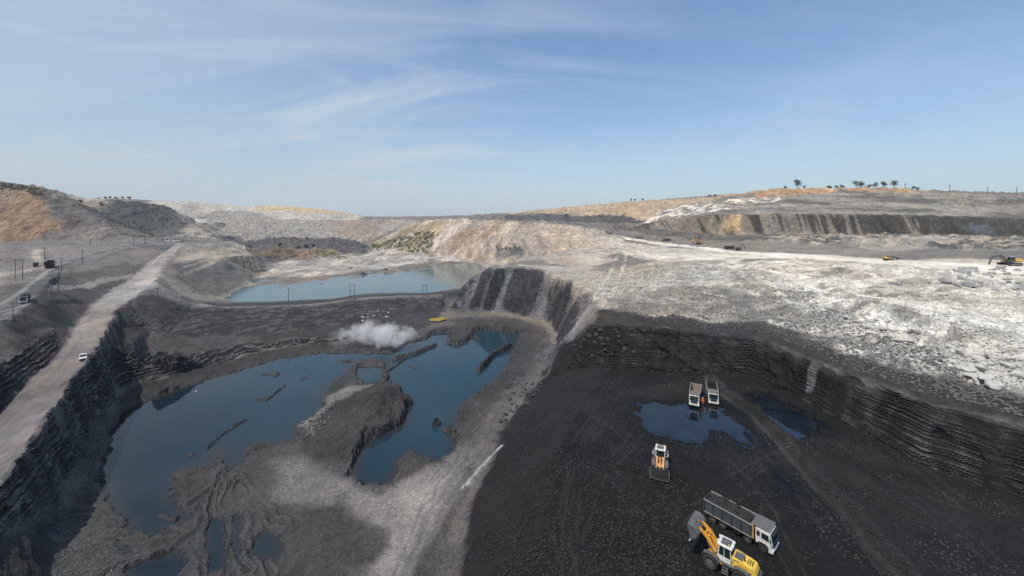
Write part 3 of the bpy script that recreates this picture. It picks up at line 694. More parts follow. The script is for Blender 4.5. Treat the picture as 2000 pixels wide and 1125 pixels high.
# basin
paint(basin, (.088,.081,.081)); paint(np.maximum(basin, ring) * sst(sdfw(POND, 1, 5), -9, -2), (.055,.051,.052), 0.7)
pp([(420,920),(480,890),(580,870),(690,900),(690,950),(640,960),(560,950),(480,960)], (.10,.092,.093), 2, 2, 58)
pp([(520,900),(600,880),(640,930),(700,960),(790,930),(860,915),(905,890),(930,860),(935,890),(905,960),(860,1030),(815,1125),(790,1300),(640,1300),(680,1125),(740,1060),(680,1030),(600,980),(540,960)], (.20,.186,.188), 3, 3, 59)
paint(mask([(740,1010),(830,960),(880,930),(850,1010),(790,1125),(700,1125)], 3, 3, 60), (.28,.265,.265), 0.6)
pp([(640,760),(750,745),(800,790),(780,830),(720,860),(690,905),(620,900),(590,870),(610,830)], (.058,.053,.053), 1.5, 1.5, 61)
pp([(585,832),(640,775),(690,752),(720,756),(640,800),(600,850)], (.25,.235,.23), 1.5, 1.5, 62)
pp([(380,930),(460,960),(560,1010),(640,1060),(700,1125),(700,1300),(300,1300),(330,1040)], (.066,.060,.061), 3, 3, 63)
pp([(480,1000),(560,980),(700,1020),(760,1060),(700,1125),(560,1125)], (.066,.060,.061), 2, 3, 64)
pp([(690,930),(780,915),(850,912),(800,935),(740,965),(700,965)], (.06,.057,.06), 1.5, 1.5, 65)
paint(gr, (.10,.094,.093), .9); paint(sst(-trk, 0.15, 0.6) * np.clip(basin + m_fan, 0, 1), (.13,.12,.12), 0.45)
pp([(0,1040),(62,1003),(108,985),(98,1125),(90,1300),(-300,1500)], (.052,.049,.051), 1, 1, 66)
pp([(880,622),(960,618),(1040,630),(1068,660),(1040,705),(1000,760),(950,810),(920,860),(900,850),(895,810),(960,760),(990,730),(1010,690),(1020,660),(1000,640),(900,640)], (.075,.070,.070), 2, 2, 67)
pp([(860,612),(900,608),(960,609),(1013,618),(1048,626),(1072,636),(1060,640),(1000,622),(940,618),(870,622)], (.21,.19,.165), 1.5, 1.5, 68, 0.8)
dR, _s = dline([(800,1125),(850,1000),(905,915),(935,870),(955,820),(985,775),(1030,720),(1068,668),(1040,636),(980,622),(900,622),(850,636),(800,660)], 3, 0.6, 69)
paint(np.exp(-((dR - 1.3) / 0.7) ** 2) + np.exp(-((dR - 3.0) / 0.4) ** 2), (.115,.108,.107), 0.6)
# coal
paint(coalhill, (.0165,.016,.0165)); paint(coalfl, (.0155,.015,.0155))
pp([(1116,655),(1150,636),(1230,636),(1280,660),(1260,690),(1180,700),(1110,715)], (.010,.010,.011), 2, 3, 70, .7)
pp([(1580,870),(1640,880),(1730,960),(1760,1010),(1700,990),(1620,940)], (.040,.031,.026), 3, 3, 71, .8)
pp([(1180,755),(1400,735),(1400,760),(1260,785),(1200,820),(1150,900),(1120,860)], (.024,.022,.022), 2, 3, 72, .8)
pp([(1560,860),(1700,870),(1900,960),(2000,1000),(2300,1100),(2300,1500),(1900,1300),(1700,1050)], (.023,.022,.022), 2, 3, 73, .8)
paint(np.exp(-(dW / 1.3) ** 2), (.042,.039,.037), 1); paint(np.exp(-((dW2) / 0.5) ** 2) * (sW < 0), (.085,.074,.064), 0.7); pass
for pts in ([(1560,1125),(1500,1000),(1380,905),(1250,870),(1150,800)], [(1330,1125),(1340,1040),(1390,960),(1500,900),(1560,880)], [(1250,1125),(1300,1000),(1330,930)], [(1750,870),(1850,960),(2000,1060)], [(1800,960),(1950,1010),(2100,1040)], [(1660,1125),(1600,1000),(1500,880),(1440,800)], [(1110,1125),(1080,1000),(1100,900),(1160,820)], [(1130,1125),(1170,1000),(1200,900),(1260,830)], [(1200,1125),(1220,1010),(1240,930)], [(1230,760),(1150,850),(1120,960),(1110,1125)], [(1300,735),(1180,745),(1100,790),(1040,850)], [(1640,860),(1750,950),(1900,1060),(2050,1200)], [(1330,870),(1420,900),(1500,1000),(1560,1125)], [(1600,1050),(1480,880),(1440,860)]):
    dq, _s = dline(pts, 2.4, 0.35, 98)
    kq = (np.exp(-((dq - 1.05) / 0.24) ** 2) * sst(fbm(X, Y, 7, 3, 99), -0.3, 0.4))
    paint(kq * np.clip(coalfl + coalhill, 0, 1), (.055,.052,.051), 0.45); Z -= 0.10 * kq
paint(hose, (.55,.53,.51), 1.0)
wet = np.clip(wetd * (0.5 + 0.8 * sst(s1, -0.5, 0.4)), 0, 1); paint(wet * coalfl, (.007,.007,.008), 0.85)
# right: spoil, rubble and the white benches
pp([(1150,545),(1200,530),(1300,505),(1420,508),(1560,515),(1560,600),(1480,632),(1300,622),(1168,606),(1165,580)], (.30,.275,.25), 3, 4, 74)
pp([(1010,516),(1150,520),(1200,545),(1165,580),(1110,545),(1060,527),(1000,521)], (.36,.335,.31), 2, 3, 75, .9)
pp([(1200,590),(1350,585),(1450,575),(1560,580),(1640,610),(1700,690),(1560,655),(1480,632),(1300,622),(1168,606)], (.185,.175,.175), 2.5, 4, 76, .9)
pp([(1560,575),(1640,600),(1750,640),(1850,668),(1950,700),(2300,800),(2300,870),(2000,790),(1860,752),(1760,728),(1660,695),(1560,655)], (.33,.315,.305), 2.5, 4, 77)
pp([(1480,520),(1560,505),(1740,520),(2300,545),(2300,760),(2000,672),(1900,642),(1800,614),(1700,582),(1600,554),(1533,535)], (.42,.395,.36), 3, 3, 78)
pp([(1150,458),(1200,462),(1260,478),(1420,490),(1740,506),(2300,522),(2300,540),(1960,540),(1740,518),(1600,508),(1480,503),(1380,510),(1250,505)], (.45,.415,.37), 3, 4, 79)
paint(mask([(1190,456),(1250,468),(1302,474),(1430,489),(1560,496),(1740,507),(1850,512),(2000,520),(2300,530),(2300,545),(2000,536),(1850,528),(1740,518),(1600,507),(1480,498),(1380,487),(1300,480),(1260,474)], 2, 2, 80), (.70,.66,.60), 0.9)
paint(mask([(1225,485),(1262,500),(1310,512),(1400,505),(1500,505),(1560,500),(1480,497),(1380,497),(1290,500)], 2, 3, 81), (.66,.62,.56), 0.8)
paint(plateN, (.72,.69,.65), 0.9)
paint(mask([(1480,524),(1533,532),(1587,548),(1640,562),(1700,590),(1760,630),(1850,665),(2000,705),(2000,760),(1880,730),(1780,690),(1690,640),(1620,605),(1560,580),(1480,560)], 2.0, 2.5, 82) * sst(fbm(X, Y, 9, 4, 182, .6), -0.35, 0.35), (.66,.64,.61), 0.85)
paint(trackT, (.30,.28,.26), 0.6)
paint(mask([(1480,545),(1560,560),(1640,600),(1600,640),(1540,620),(1480,600)], 2, 3, 83) * sst(s1, -0.5, 0.2), (.20,.185,.18), 0.5)
paint(mask([(1240,520),(1330,500),(1440,515),(1560,540),(1480,560),(1380,560),(1280,550)], 3, 5, 84) * sst(s0, -0.2, 0.4), (.24,.205,.175), 0.6)
paint(mask([(1680,690),(1780,640),(1880,700),(2000,740),(2000,790),(1860,750),(1740,720)], 2, 3, 184) * sst(s1, -0.3, 0.3), (.17,.165,.165), 0.7)
paint(scarp, (.30,.295,.295), 0.8)
for pts in ([(1190,458),(1225,478),(1290,503),(1400,517),(1500,524),(1600,545)], [(1240,498),(1350,520),(1480,529),(1590,551),(1700,590),(1800,632)], [(1560,504),(1680,540),(1800,575),(1960,632)], [(1230,476),(1350,497),(1500,505),(1700,518)], [(1200,470),(1215,500),(1200,540),(1175,580)], [(1740,512),(1850,540),(2000,600)]):
    dq, _s = dline(pts, 5, 0.8, 198); kq = sst(fbm(X, Y, 14, 3, 199), -0.5, 0.3) * (1 - coalfl)
    paint(np.exp(-((dq - 1.6) / 0.7) ** 2) * kq, (.24,.22,.20), 0.7); paint(np.exp(-((dq - 3.4) / 0.8) ** 2) * kq, (.68,.65,.60), 0.6); Z -= 0.12 * kq * np.exp(-((dq - 1.6) / 0.7) ** 2)
pr_ = fbm(X, Y, 14, 7, 320, 0.72, SP, ridge=True) * 0.8 + 0.3 * s2; wz2 = whiteZ * (1 - spoilR) * (1 - plateN) * (1 - plate)
paint(wz2 * sst(pr_, 0.0, -0.7), (.12,.115,.108), 0.75); paint(wz2 * sst(pr_, 0.45, 1.0) * sst(X, 5, 60), (.70,.67,.62), 0.6)
paint(mask([(1190,575),(1300,560),(1420,560),(1500,570),(1590,600),(1640,650),(1560,650),(1480,632),(1300,622),(1168,606)], 4, 5, 330) * sst(s1, -0.9, 0.3), (.20,.19,.18), 0.75)
paint(mask([(1180,560),(1230,520),(1300,510),(1380,522),(1480,535),(1500,555),(1400,560),(1300,552)], 4, 5, 331) * sst(s0, -0.6, 0.3), (.27,.24,.21), 0.6)
paint(spoilR, (.045,.042,.042), 0.95)
# behind the plateau
pp([(1200,445),(1260,440),(1300,452),(1480,459),(1700,461),(2000,465),(2300,472),(2300,495),(2000,492),(1800,490),(1700,500),(1560,494),(1430,486),(1300,470),(1200,455)], (.19,.172,.155), 3, 5, 85)
paint(hummock * sst(s1, 0.0, 0.5), (.34,.31,.28), 0.8); paint(hummock * sst(s1, -0.1, -0.6), (.075,.07,.066), 0.8)
pp([(1200,438),(1300,450),(1480,459),(1560,462),(1480,470),(1300,462),(1200,450)], (.09,.085,.08), 3, 4, 86, .8)
pp([(1650,478),(1720,470),(1900,470),(1880,480),(1780,488),(1700,492)], (.36,.335,.31), 3, 4, 87, .6)
# right highwall
pp([(1260,438),(1300,412),(1330,398),(1480,376),(1640,368),(1800,376),(2300,386),(2300,432),(1850,424),(1480,420),(1380,421),(1300,432)], (.20,.185,.17), 5, 8, 88)
upR = mask([(1400,420),(1400,396),(1480,376),(1640,368),(1800,376),(2300,386),(2300,432),(1850,424),(1480,420)], 5, 6, 89)
bz = fbm(X * 0.12, Z * 1.0, 6, 4, 189, .6)
paint(upR * sst(bz, 0.05, 0.5), (.09,.085,.08), 0.75); paint(upR * sst(bz + 0.4 * s1, -0.1, -0.7), (.33,.30,.27), 0.7)
paint(mask([(1255,440),(1300,410),(1400,398),(1480,388),(1540,388),(1500,398),(1430,408),(1370,418),(1300,430)], 4, 8, 90) * sst(s1, -0.4, 0.2), (.60,.57,.53), 0.9)
pp([(1400,384),(1470,374),(1560,368),(1640,366),(1740,366),(1795,373),(1830,379),(1790,379),(1640,373),(1600,379),(1540,385),(1480,386)], (.36,.245,.16), 2, 3, 91)
rw = m_rw; paint(rw, (.20,.175,.150))
stR = fbm(X + 0.15 * Z * vn(X / 9, Z * 0, 310), Z * 0.05, 11, 5, 193, 0.7) + 0.012 * (Z - 38)
rightness = sst(X, W(1500, 457, 29)[0], W(1950, 457, 29)[0])
paint(rw * sst(stR + 1.0 * rightness - 0.05, -0.1, 0.25), (.040,.034,.030), 0.88)
paint(mask([(1425,424),(1448,424),(1440,458),(1408,458)], 3, 4, 92) * rw, (.52,.40,.24), 0.8)
lowz = mask([(-500,640),(-100,612),(0,560),(90,545),(250,512),(300,535),(345,575),(400,590),(600,588),(830,574),(905,560),(960,612),(1060,628),(1110,662),(1165,600),(1300,625),(1480,640),(1560,665),(1700,715),(1860,755),(2000,792),(2300,865),(2300,1900),(-500,1900)], 1.5, 1.5, 340)
pathz = mask([(640,960),(700,970),(790,940),(860,920),(930,870),(935,900),(905,970),(860,1040),(815,1125),(790,1500),(650,1500),(690,1125),(745,1060),(690,1020)], 4, 3, 341)
kl = 0.62 * np.ones(X.shape); kl = np.where(coalfl + coalhill > .5, 0.66, kl); kl = kl * (1 - pathz) + 0.88 * pathz; kl = np.where(wallL + wallC > .5, 0.85, kl); kl = np.where(wallR > .5, 0.62, kl)
kl = kl * (1 - road) + (0.62 + 0.33 * sst(Y, 110, 190)) * road; kl = kl * (1 - asph) + 0.85 * asph  # road factor drops towards the camera, same foreground dimming in its colour
col *= (1 - lowz * (1 - kl))[..., None]
# general mottling
d3 = 1 + 0.10 * s0 + 0.16 * s1 + 0.14 * s2
d3 = d3 * (1 + 0.18 * m_far * stk)
col *= np.clip(d3, 0.45, 1.7)[..., None]
tint = fbm(X, Y, 45, 3, 120)[..., None]
col *= 1 + tint * np.array([0.05, 0.0, -0.05])
lum = col.mean(-1, keepdims=True); kw = sst(lum, 0.02, 0.25)
col *= 1 - kw * np.array([0.06, 0.10, 0.17])
col = np.clip(col, 0.003, 0.85)
wetA = np.clip(np.maximum(wet * coalfl, sst(m_pondf, -2.4, -0.4) * (Y < 270)) + 0.5 * wetR * wallR, 0, 1)
paint(sst(m_pondf, -2.2, -0.3) * (Y < 270), (.035,.033,.034), 0.6)

# ------------------------------------------------------------------ ground materials
def terrain_mat(name, scale, bump, strata, speck=0.0, con=1.0):
    m = bpy.data.materials.new(name); m.use_nodes = True
    nt = m.node_tree; b = nt.nodes['Principled BSDF']
    at = N(nt, 'ShaderNodeAttribute', attribute_name='tone')
    wt = N(nt, 'ShaderNodeAttribute', attribute_name='damp')
    tcn = N(nt, 'ShaderNodeTexCoord')
    def noise(sc_, det, rough=0.6, vec=None):
        n = N(nt, 'ShaderNodeTexNoise'); n.inputs['Scale'].default_value = sc_; n.inputs['Detail'].default_value = det
        n.inputs['Roughness'].default_value = rough; L(nt, vec or tcn.outputs['Object'], n.inputs['Vector']); return n.outputs[0]
    n1 = noise(1.3 * scale, 8, 0.75); n2 = noise(6 * scale, 4, 0.7)
    vo = N(nt, 'ShaderNodeTexVoronoi'); vo.inputs['Scale'].default_value = 2.2 * scale; L(nt, tcn.outputs['Object'], vo.inputs['Vector'])
    g = RAMP(nt, n1, (0.30, 1 - 0.5 * con), (0.70, 1 + 0.55 * con))
    g2 = RAMP(nt, n2, (0.32, 1 - 0.35 * con), (0.70, 1 + 0.4 * con))
    c = MIXC(nt, 1.0, at.outputs['Color'], g, 'MULTIPLY'); c = MIXC(nt, 1.0, c, g2, 'MULTIPLY')
    h = MATH(nt, 'ADD', MATH(nt, 'MULTIPLY', n1, 0.8), MATH(nt, 'MULTIPLY', vo.outputs['Distance'], -0.35))
    h = MATH(nt, 'ADD', h, MATH(nt, 'MULTIPLY', n2, 0.2))
    if strata:
        mp = N(nt, 'ShaderNodeMapping'); mp.inputs['Scale'].default_value = (0.05, 0.05, 1.0); L(nt, tcn.outputs['Object'], mp.inputs[0])
        sn = noise(3.4, 5, 0.7, mp.outputs[0])
        h = MATH(nt, 'ADD', h, MATH(nt, 'MULTIPLY', sn, 2.2))
        c = MIXC(nt, 1.0, c, RAMP(nt, sn, (0.35, 0.45), (0.66, 1.75)), 'MULTIPLY')
    if speck:
        sv = N(nt, 'ShaderNodeTexVoronoi'); sv.inputs['Scale'].default_value = 3.2; L(nt, tcn.outputs['Object'], sv.inputs['Vector'])
        sx = N(nt, 'ShaderNodeSeparateColor'); L(nt, sv.outputs['Color'], sx.inputs[0])
        on = MATH(nt, 'MULTIPLY', MATH(nt, 'GREATER_THAN', sx.outputs[0], 0.80), MATH(nt, 'LESS_THAN', sv.outputs['Distance'], 0.42))
        on = MATH(nt, 'MULTIPLY', on, RAMP(nt, noise(0.12, 3), (0.42, 0.0), (0.62, 1.0)))
        c = MIXC(nt, MATH(nt, 'MULTIPLY', on, speck), c, (.12, .115, .11))
    bp = N(nt, 'ShaderNodeBump'); bp.inputs['Strength'].default_value = bump; bp.inputs['Distance'].default_value = 0.35 / scale
    L(nt, h, bp.inputs['Height']); L(nt, bp.outputs[0], b.inputs['Normal'])
    L(nt, c, b.inputs['Base Color'])
    L(nt, MATH(nt, 'SUBTRACT', 0.93, MATH(nt, 'MULTIPLY', wt.outputs['Fac'], 0.62)), b.inputs['Roughness'])
    b.inputs['Specular IOR Level'].default_value = 0.28 if name != 'crushed_coal' else 0.16
    return m
M_ground = terrain_mat('dusty_rock', 1.0, 1.0, False, 0.35, 1.0)
M_far = terrain_mat('far_spoil', 0.16, 0.9, False)
M_strata = terrain_mat('layered_coal', 1.0, 0.8, True)
M_coal = terrain_mat('crushed_coal', 1.8, 0.7, False, 0.5, 0.8)
M_road = terrain_mat('compacted_dust', 0.7, 0.35, False, 0.0, 0.45)

# split the sheet into the named pieces of the setting
part = np.zeros(X.shape, np.int8)                       # 0 ground
part[(Y > 330)] = 1                                     # hills
part[(m_rw > 0.5)] = 5
part[(coalfl > 0.5)] = 2
part[(road > 0.5)] = 3
part[(asph > 0.5)] = 6
part[(m_wallb > 0.5)] = 4
names = [('ground', M_ground), ('hills', M_far), ('pit_floor', M_coal), ('haul_road', M_road), ('coal_face', M_strata), ('highwall', M_far), ('paved_road', M_road)]
V = np.stack([XD, YD, Z], -1).reshape(-1, 3).astype(np.float32)
CC = np.concatenate([col, np.ones(X.shape + (1,))], -1).reshape(-1, 4).astype(np.float32)
WW = wetA.reshape(-1).astype(np.float32)
ii, jj = np.meshgrid(np.arange(NC - 1), np.arange(NR - 1), indexing='ij')
q0 = (ii * NR + jj); quads = np.stack([q0, q0 + NR, q0 + NR + 1, q0 + 1], -1).reshape(-1, 4)
pq = part[:-1, :-1].reshape(-1)
print('mesh', V.shape)
for k, (nm, mt) in enumerate(names):
    q = quads[pq == k]
    if len(q) == 0: continue
    used, inv = np.unique(q, return_inverse=True)
    inv = inv.reshape(q.shape)
    me = bpy.data.meshes.new(nm)
    me.vertices.add(len(used)); me.loops.add(q.size); me.polygons.add(len(q))
    me.vertices.foreach_set('co', V[used].ravel())
    me.loops.foreach_set('vertex_index', inv.ravel().astype(np.int32))
    me.polygons.foreach_set('loop_start', np.arange(0, q.size, 4, dtype=np.int32))
    me.polygons.foreach_set('loop_total', np.full(len(q), 4, np.int32))
    me.polygons.foreach_set('use_smooth', np.full(len(q), False))
    a = me.attributes.new('tone', 'FLOAT_COLOR', 'POINT'); a.data.foreach_set('color', CC[used].ravel())
    a = me.attributes.new('damp', 'FLOAT', 'POINT'); a.data.foreach_set('value', WW[used])
    me.update(); me.validate()
    me.materials.append(mt)
    o = bpy.data.objects.new(nm, me); C.objects.link(o); o['kind'] = 'structure'
    o['label'] = {'ground': 'grey and white broken ground of the open pit', 'hills': 'pale and tan spoil dumps on the horizon', 'pit_floor': 'flat black coal floor with wet patches', 'haul_road': 'pale dusty haul road climbing on the left', 'coal_face': 'dark layered coal faces around the pit', 'highwall': 'dark streaked highwall under the right skyline', 'paved_road': 'grey trafficked road at the far left edge'}[nm]
    o['category'] = nm.replace('_', ' ')

def gz(x, y):                                           # ground height
    u = x / y; j = int(np.clip(np.searchsorted(U, u), 1, NC - 1))
    if abs(U[j - 1] - u) < abs(U[j] - u): j -= 1
    return float(np.interp(y, YR[j], Z[j]))
def gp(px, py):                                         # point of the finished ground on a sight line
    x, y = hit(px, py); return Vector((x, y, gz(x, y)))
def gw(px, Yd): x = (px - 1000) / F * Yd; return Vector((x, Yd, gz(x, Yd)))
# ------------------------------------------------------------------ water
def water_mat(name, deep, pale, scale, rough=0.03, ripple=0.05, cloudy=0.04, grad=False):
    m = bpy.data.materials.new(name); m.use_nodes = True
    nt = m.node_tree; b = nt.nodes['Principled BSDF']
    tcn = N(nt, 'ShaderNodeTexCoord')
    n = N(nt, 'ShaderNodeTexNoise'); n.inputs['Scale'].default_value = cloudy; n.inputs['Detail'].default_value = 4
    L(nt, tcn.outputs['Object'], n.inputs['Vector'])
    f = RAMP(nt, n.outputs[0], (0.35, 0.0), (0.68, 1.0))
    if grad:
        sx = N(nt, 'ShaderNodeSeparateXYZ'); L(nt, tcn.outputs['Object'], sx.inputs[0])
        gx = MATH(nt, 'ADD', MATH(nt, 'MULTIPLY', sx.outputs[0], 0.006), MATH(nt, 'MULTIPLY', sx.outputs[1], 0.0075))
        f = RAMP(nt, MATH(nt, 'ADD', gx, MATH(nt, 'MULTIPLY', n.outputs[0], 0.6)), (0.25, 0.0), (1.55, 1.0))
    cc = MIXC(nt, f, deep, pale)
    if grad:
        sa = N(nt, 'ShaderNodeAttribute', attribute_name='shore_mix')
        cc = MIXC(nt, sa.outputs['Fac'], cc, (.026,.024,.022))  # water colour turns brown towards the shores
    L(nt, cc, b.inputs['Base Color'])
    b.inputs['Roughness'].default_value = rough; b.inputs['IOR'].default_value = 1.33
    r = N(nt, 'ShaderNodeTexNoise'); r.inputs['Scale'].default_value = scale; r.inputs['Detail'].default_value = 3
    L(nt, tcn.outputs['Object'], r.inputs['Vector'])
    bp = N(nt, 'ShaderNodeBump'); bp.inputs['Strength'].default_value = ripple; bp.inputs['Distance'].default_value = 0.1
    L(nt, r.outputs[0], bp.inputs['Height']); L(nt, bp.outputs[0], b.inputs['Normal'])
    return m
def sheet(name, P, z, mat, kind='structure', label=None, t=0.0):
    bm = bmesh.new(); vs = [bm.verts.new((p[0], p[1], z)) for p in P]
    f = bm.faces.new(vs); f.normal_update()
    if f.normal.z < 0: f.normal_flip()
    bmesh.ops.triangulate(bm, faces=bm.faces[:])
    me = bpy.data.meshes.new(name); bm.to_mesh(me); bm.free(); me.materials.append(mat)
    o = bpy.data.objects.new(name, me); C.objects.link(o); o['kind'] = kind
    if label: o['label'] = label
    o['category'] = 'water'
    return o
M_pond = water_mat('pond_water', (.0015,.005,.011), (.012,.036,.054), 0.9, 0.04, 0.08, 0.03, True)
M_lake = water_mat('lake_water', (.050,.095,.115), (.085,.12,.12), 0.5, 0.10, 0.20, 0.012)
M_pud = water_mat('puddle_water', (.003,.006,.011), (.009,.015,.026), 1.5, 0.01, 0.01, 0.25); M_pud.node_tree.nodes['Principled BSDF'].inputs['IOR'].default_value = 1.5
M_yel = water_mat('ochre_water', (.30,.20,.03), (.34,.25,.05), 1.5, 0.1, 0.02, 0.1)
def pondsheet(z, mat, label):
    step = 0.8; xs = np.arange(-125, 16, step); ys = np.arange(50, 215, step); gx_, gy_ = np.meshgrid(xs, ys, indexing='ij')
    d = sd_pts(POND, gx_, gy_) + 0.8 * fbm(gx_, gy_, 6, 3, 401)
    for p_ in POOLS: d = np.maximum(d, sd_pts(p_, gx_, gy_) * 1.6 + 0.6)
    shore_mix = np.clip(np.exp(-np.maximum(d, 0) / (1.6 + 1.5 * np.clip(fbm(gx_, gy_, 25, 2, 402) + .3, 0, 1))), 0, 1) * 0.9
    me = bpy.data.meshes.new('water'); n_, m_ = gx_.shape; v = np.stack([gx_, gy_, np.full(gx_.shape, z)], -1).reshape(-1, 3)
    ok = (sd_pts(WP([(130,1300),(90,1000),(150,880),(205,790),(340,740),(500,698),(700,672),(850,632),(900,626),(1040,640),(1045,690),(1000,770),(925,830),(915,900),(870,960),(780,1300)], -15), gx_, gy_) > 0)
    a, b2 = np.nonzero(ok[:-1, :-1] & ok[1:, 1:]); i0 = a * m_ + b2; f = np.stack([i0, i0 + m_, i0 + m_ + 1, i0 + 1], -1)
    used, inv = np.unique(f, return_inverse=True); me.from_pydata(v[used].tolist(), [], inv.reshape(f.shape).tolist()); at = me.attributes.new('shore_mix', 'FLOAT', 'POINT'); at.data.foreach_set('value', shore_mix.reshape(-1)[used].astype(np.float32)); me.update(); me.materials.append(mat)
    o = bpy.data.objects.new('water', me); C.objects.link(o); o['kind'] = 'structure'; o['label'] = label; o['category'] = 'water'
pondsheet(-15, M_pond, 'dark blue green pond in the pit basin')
_old = dict(a=WP([(150,1300),(150,900),(205,790),(340,740),(500,698),(700,672),(850,632),(900,626),(1040,640),(1045,690),(1000,770),(925,830),(915,900),(870,960),(780,1300)], -15))
sheet('water', WP([(380,590),(470,597),(600,592),(710,580),(830,576),(905,566),(960,535),(1000,512),(930,506),(850,503),(780,508),(700,520),(600,530),(480,534),(430,570)], -7), -7, M_lake, label='pale turquoise upper lake behind the berm')
def grow(P, k):
    c = P.mean(0); return c + (P - c) * k
sheet('puddle', grow(PUD[0], 1.12), -0.16, M_pud, label='large blue puddle on the coal floor beside the two parked tippers')
sheet('puddle', grow(PUD[1], 1.15), -0.16, M_pud, label='narrow puddle at the foot of the layered coal wall')
sheet('puddle', grow(YPUD, 1.0), max(gz(*YPUD.mean(0)) + 0.15, -12.6), M_yel, label='small ochre yellow puddle on the basin track')
# ------------------------------------------------------------------ object helpers
def pmat(name, colr, rough=0.5, metal=0.0, dirt=0.25, dcol=(.16, .14, .125), scale=2.5, coat=0.0, bump=0.15):
    m = bpy.data.materials.new(name); m.use_nodes = True
    nt = m.node_tree; b = nt.nodes['Principled BSDF']
    tcn = N(nt, 'ShaderNodeTexCoord')
    n = N(nt, 'ShaderNodeTexNoise'); n.inputs['Scale'].default_value = scale; n.inputs['Detail'].default_value = 7; n.inputs['Roughness'].default_value = 0.7
    L(nt, tcn.outputs['Object'], n.inputs['Vector'])
    f = RAMP(nt, n.outputs[0], (0.42, 0.0), (0.75, dirt * 2))
    L(nt, MIXC(nt, f, colr, dcol), b.inputs['Base Color'])
    L(nt, MATH(nt, 'ADD', MATH(nt, 'MULTIPLY', f, 0.5), rough, True), b.inputs['Roughness'])
    b.inputs['Metallic'].default_value = metal
    if bump:
        bp = N(nt, 'ShaderNodeBump'); bp.inputs['Strength'].default_value = bump; bp.inputs['Distance'].default_value = 0.02
        L(nt, n.outputs[0], bp.inputs['Height']); L(nt, bp.outputs[0], b.inputs['Normal'])
    return m
m_white = pmat('white_paint', (.70, .69, .66), .4, dirt=.42, scale=1.7)
m_yellow = pmat('yellow_paint', (.80, .36, .018), .45, dirt=.38, dcol=(.16, .11, .07))
m_yel2 = pmat('lemon_paint', (.78, .50, .06), .45, dirt=.42, dcol=(.14, .11, .07))
m_amber = pmat('faded_orange_paint', (.70, .36, .12), .5, dirt=.3)
m_slate = pmat('slate_steel', (.055, .072, .085), .55, .2, dirt=.3, dcol=(.13, .10, .08))
m_rust = pmat('rusty_bed', (.14, .095, .075), .8, dirt=.4, dcol=(.20, .15, .11))
m_edge = pmat('worn_rail', (.30, .26, .23), .6, .2, dirt=.4)
m_brass = pmat('ochre_rail', (.42, .25, .06), .6, dirt=.35)
m_dark = pmat('black_steel', (.018, .018, .02), .55, .2, dirt=.2, dcol=(.07, .065, .06))
m_grey = pmat('grey_steel', (.22, .22, .22), .5, .3, dirt=.3)
m_bucket = pmat('scraped_steel', (.15, .15, .15), .5, .3, dirt=.5, dcol=(.05, .045, .045))
m_dgrey = pmat('dark_grey_paint', (.07, .075, .08), .5, dirt=.3)
m_tyre = pmat('tyre_rubber', (.022, .021, .021), .85, dirt=.2, dcol=(.05, .047, .045))
m_rim = pmat('dusty_rim', (.10, .10, .10), .6, .2, dirt=.35)
m_lamp = pmat('lamp_lens', (.75, .75, .7), .1, dirt=.1)
m_plate = pmat('yellow_plate', (.75, .50, .03), .4, dirt=.1)
m_blue = pmat('blue_panel', (.03, .06, .17), .4, dirt=.2)
m_coalm = pmat('loose_coal', (.016, .016, .017), .85, dirt=.2, dcol=(.032, .03, .028), scale=6, bump=.6)
m_rock_w = pmat('pale_rock', (.46, .44, .41), .9, dirt=.4, dcol=(.22, .21, .20), scale=1.2, bump=.7)
m_rock_g = pmat('grey_rock', (.25, .24, .235), .9, dirt=.4, dcol=(.34, .32, .31), scale=1.2, bump=.7)
m_rock_d = pmat('dark_spoil_rock', (.085, .08, .08), .9, dirt=.4, dcol=(.17, .16, .155), scale=1.2, bump=.7)
m_rock_k = pmat('coal_rock', (.025, .025, .027), .75, dirt=.3, dcol=(.07, .068, .066), scale=1.6, bump=.7)
m_wood = pmat('weathered_pole', (.10, .085, .075), .8, dirt=.3)
m_orange = pmat('orange_workwear', (.80, .13, .02), .8, dirt=.1)
m_skin = pmat('skin', (.20, .11, .07), .6, dirt=.05)
m_navy = pmat('dark_trousers', (.03, .035, .05), .8, dirt=.2)
m_hat = pmat('hard_hat', (.80, .70, .50), .4, dirt=.1)
m_red = pmat('dull_red_paint', (.14, .05, .04), .5, dirt=.35)
m_green = pmat('green_paint', (.03, .17, .13), .5, dirt=.3)
def glassm():
    m = bpy.data.materials.new('tinted_glass'); m.use_nodes = True
    b = m.node_tree.nodes['Principled BSDF']; b.inputs['Base Color'].default_value = (.012, .022, .022, 1)
    b.inputs['Roughness'].default_value = 0.06; b.inputs['IOR'].default_value = 1.5
    return m
m_glass = glassm()

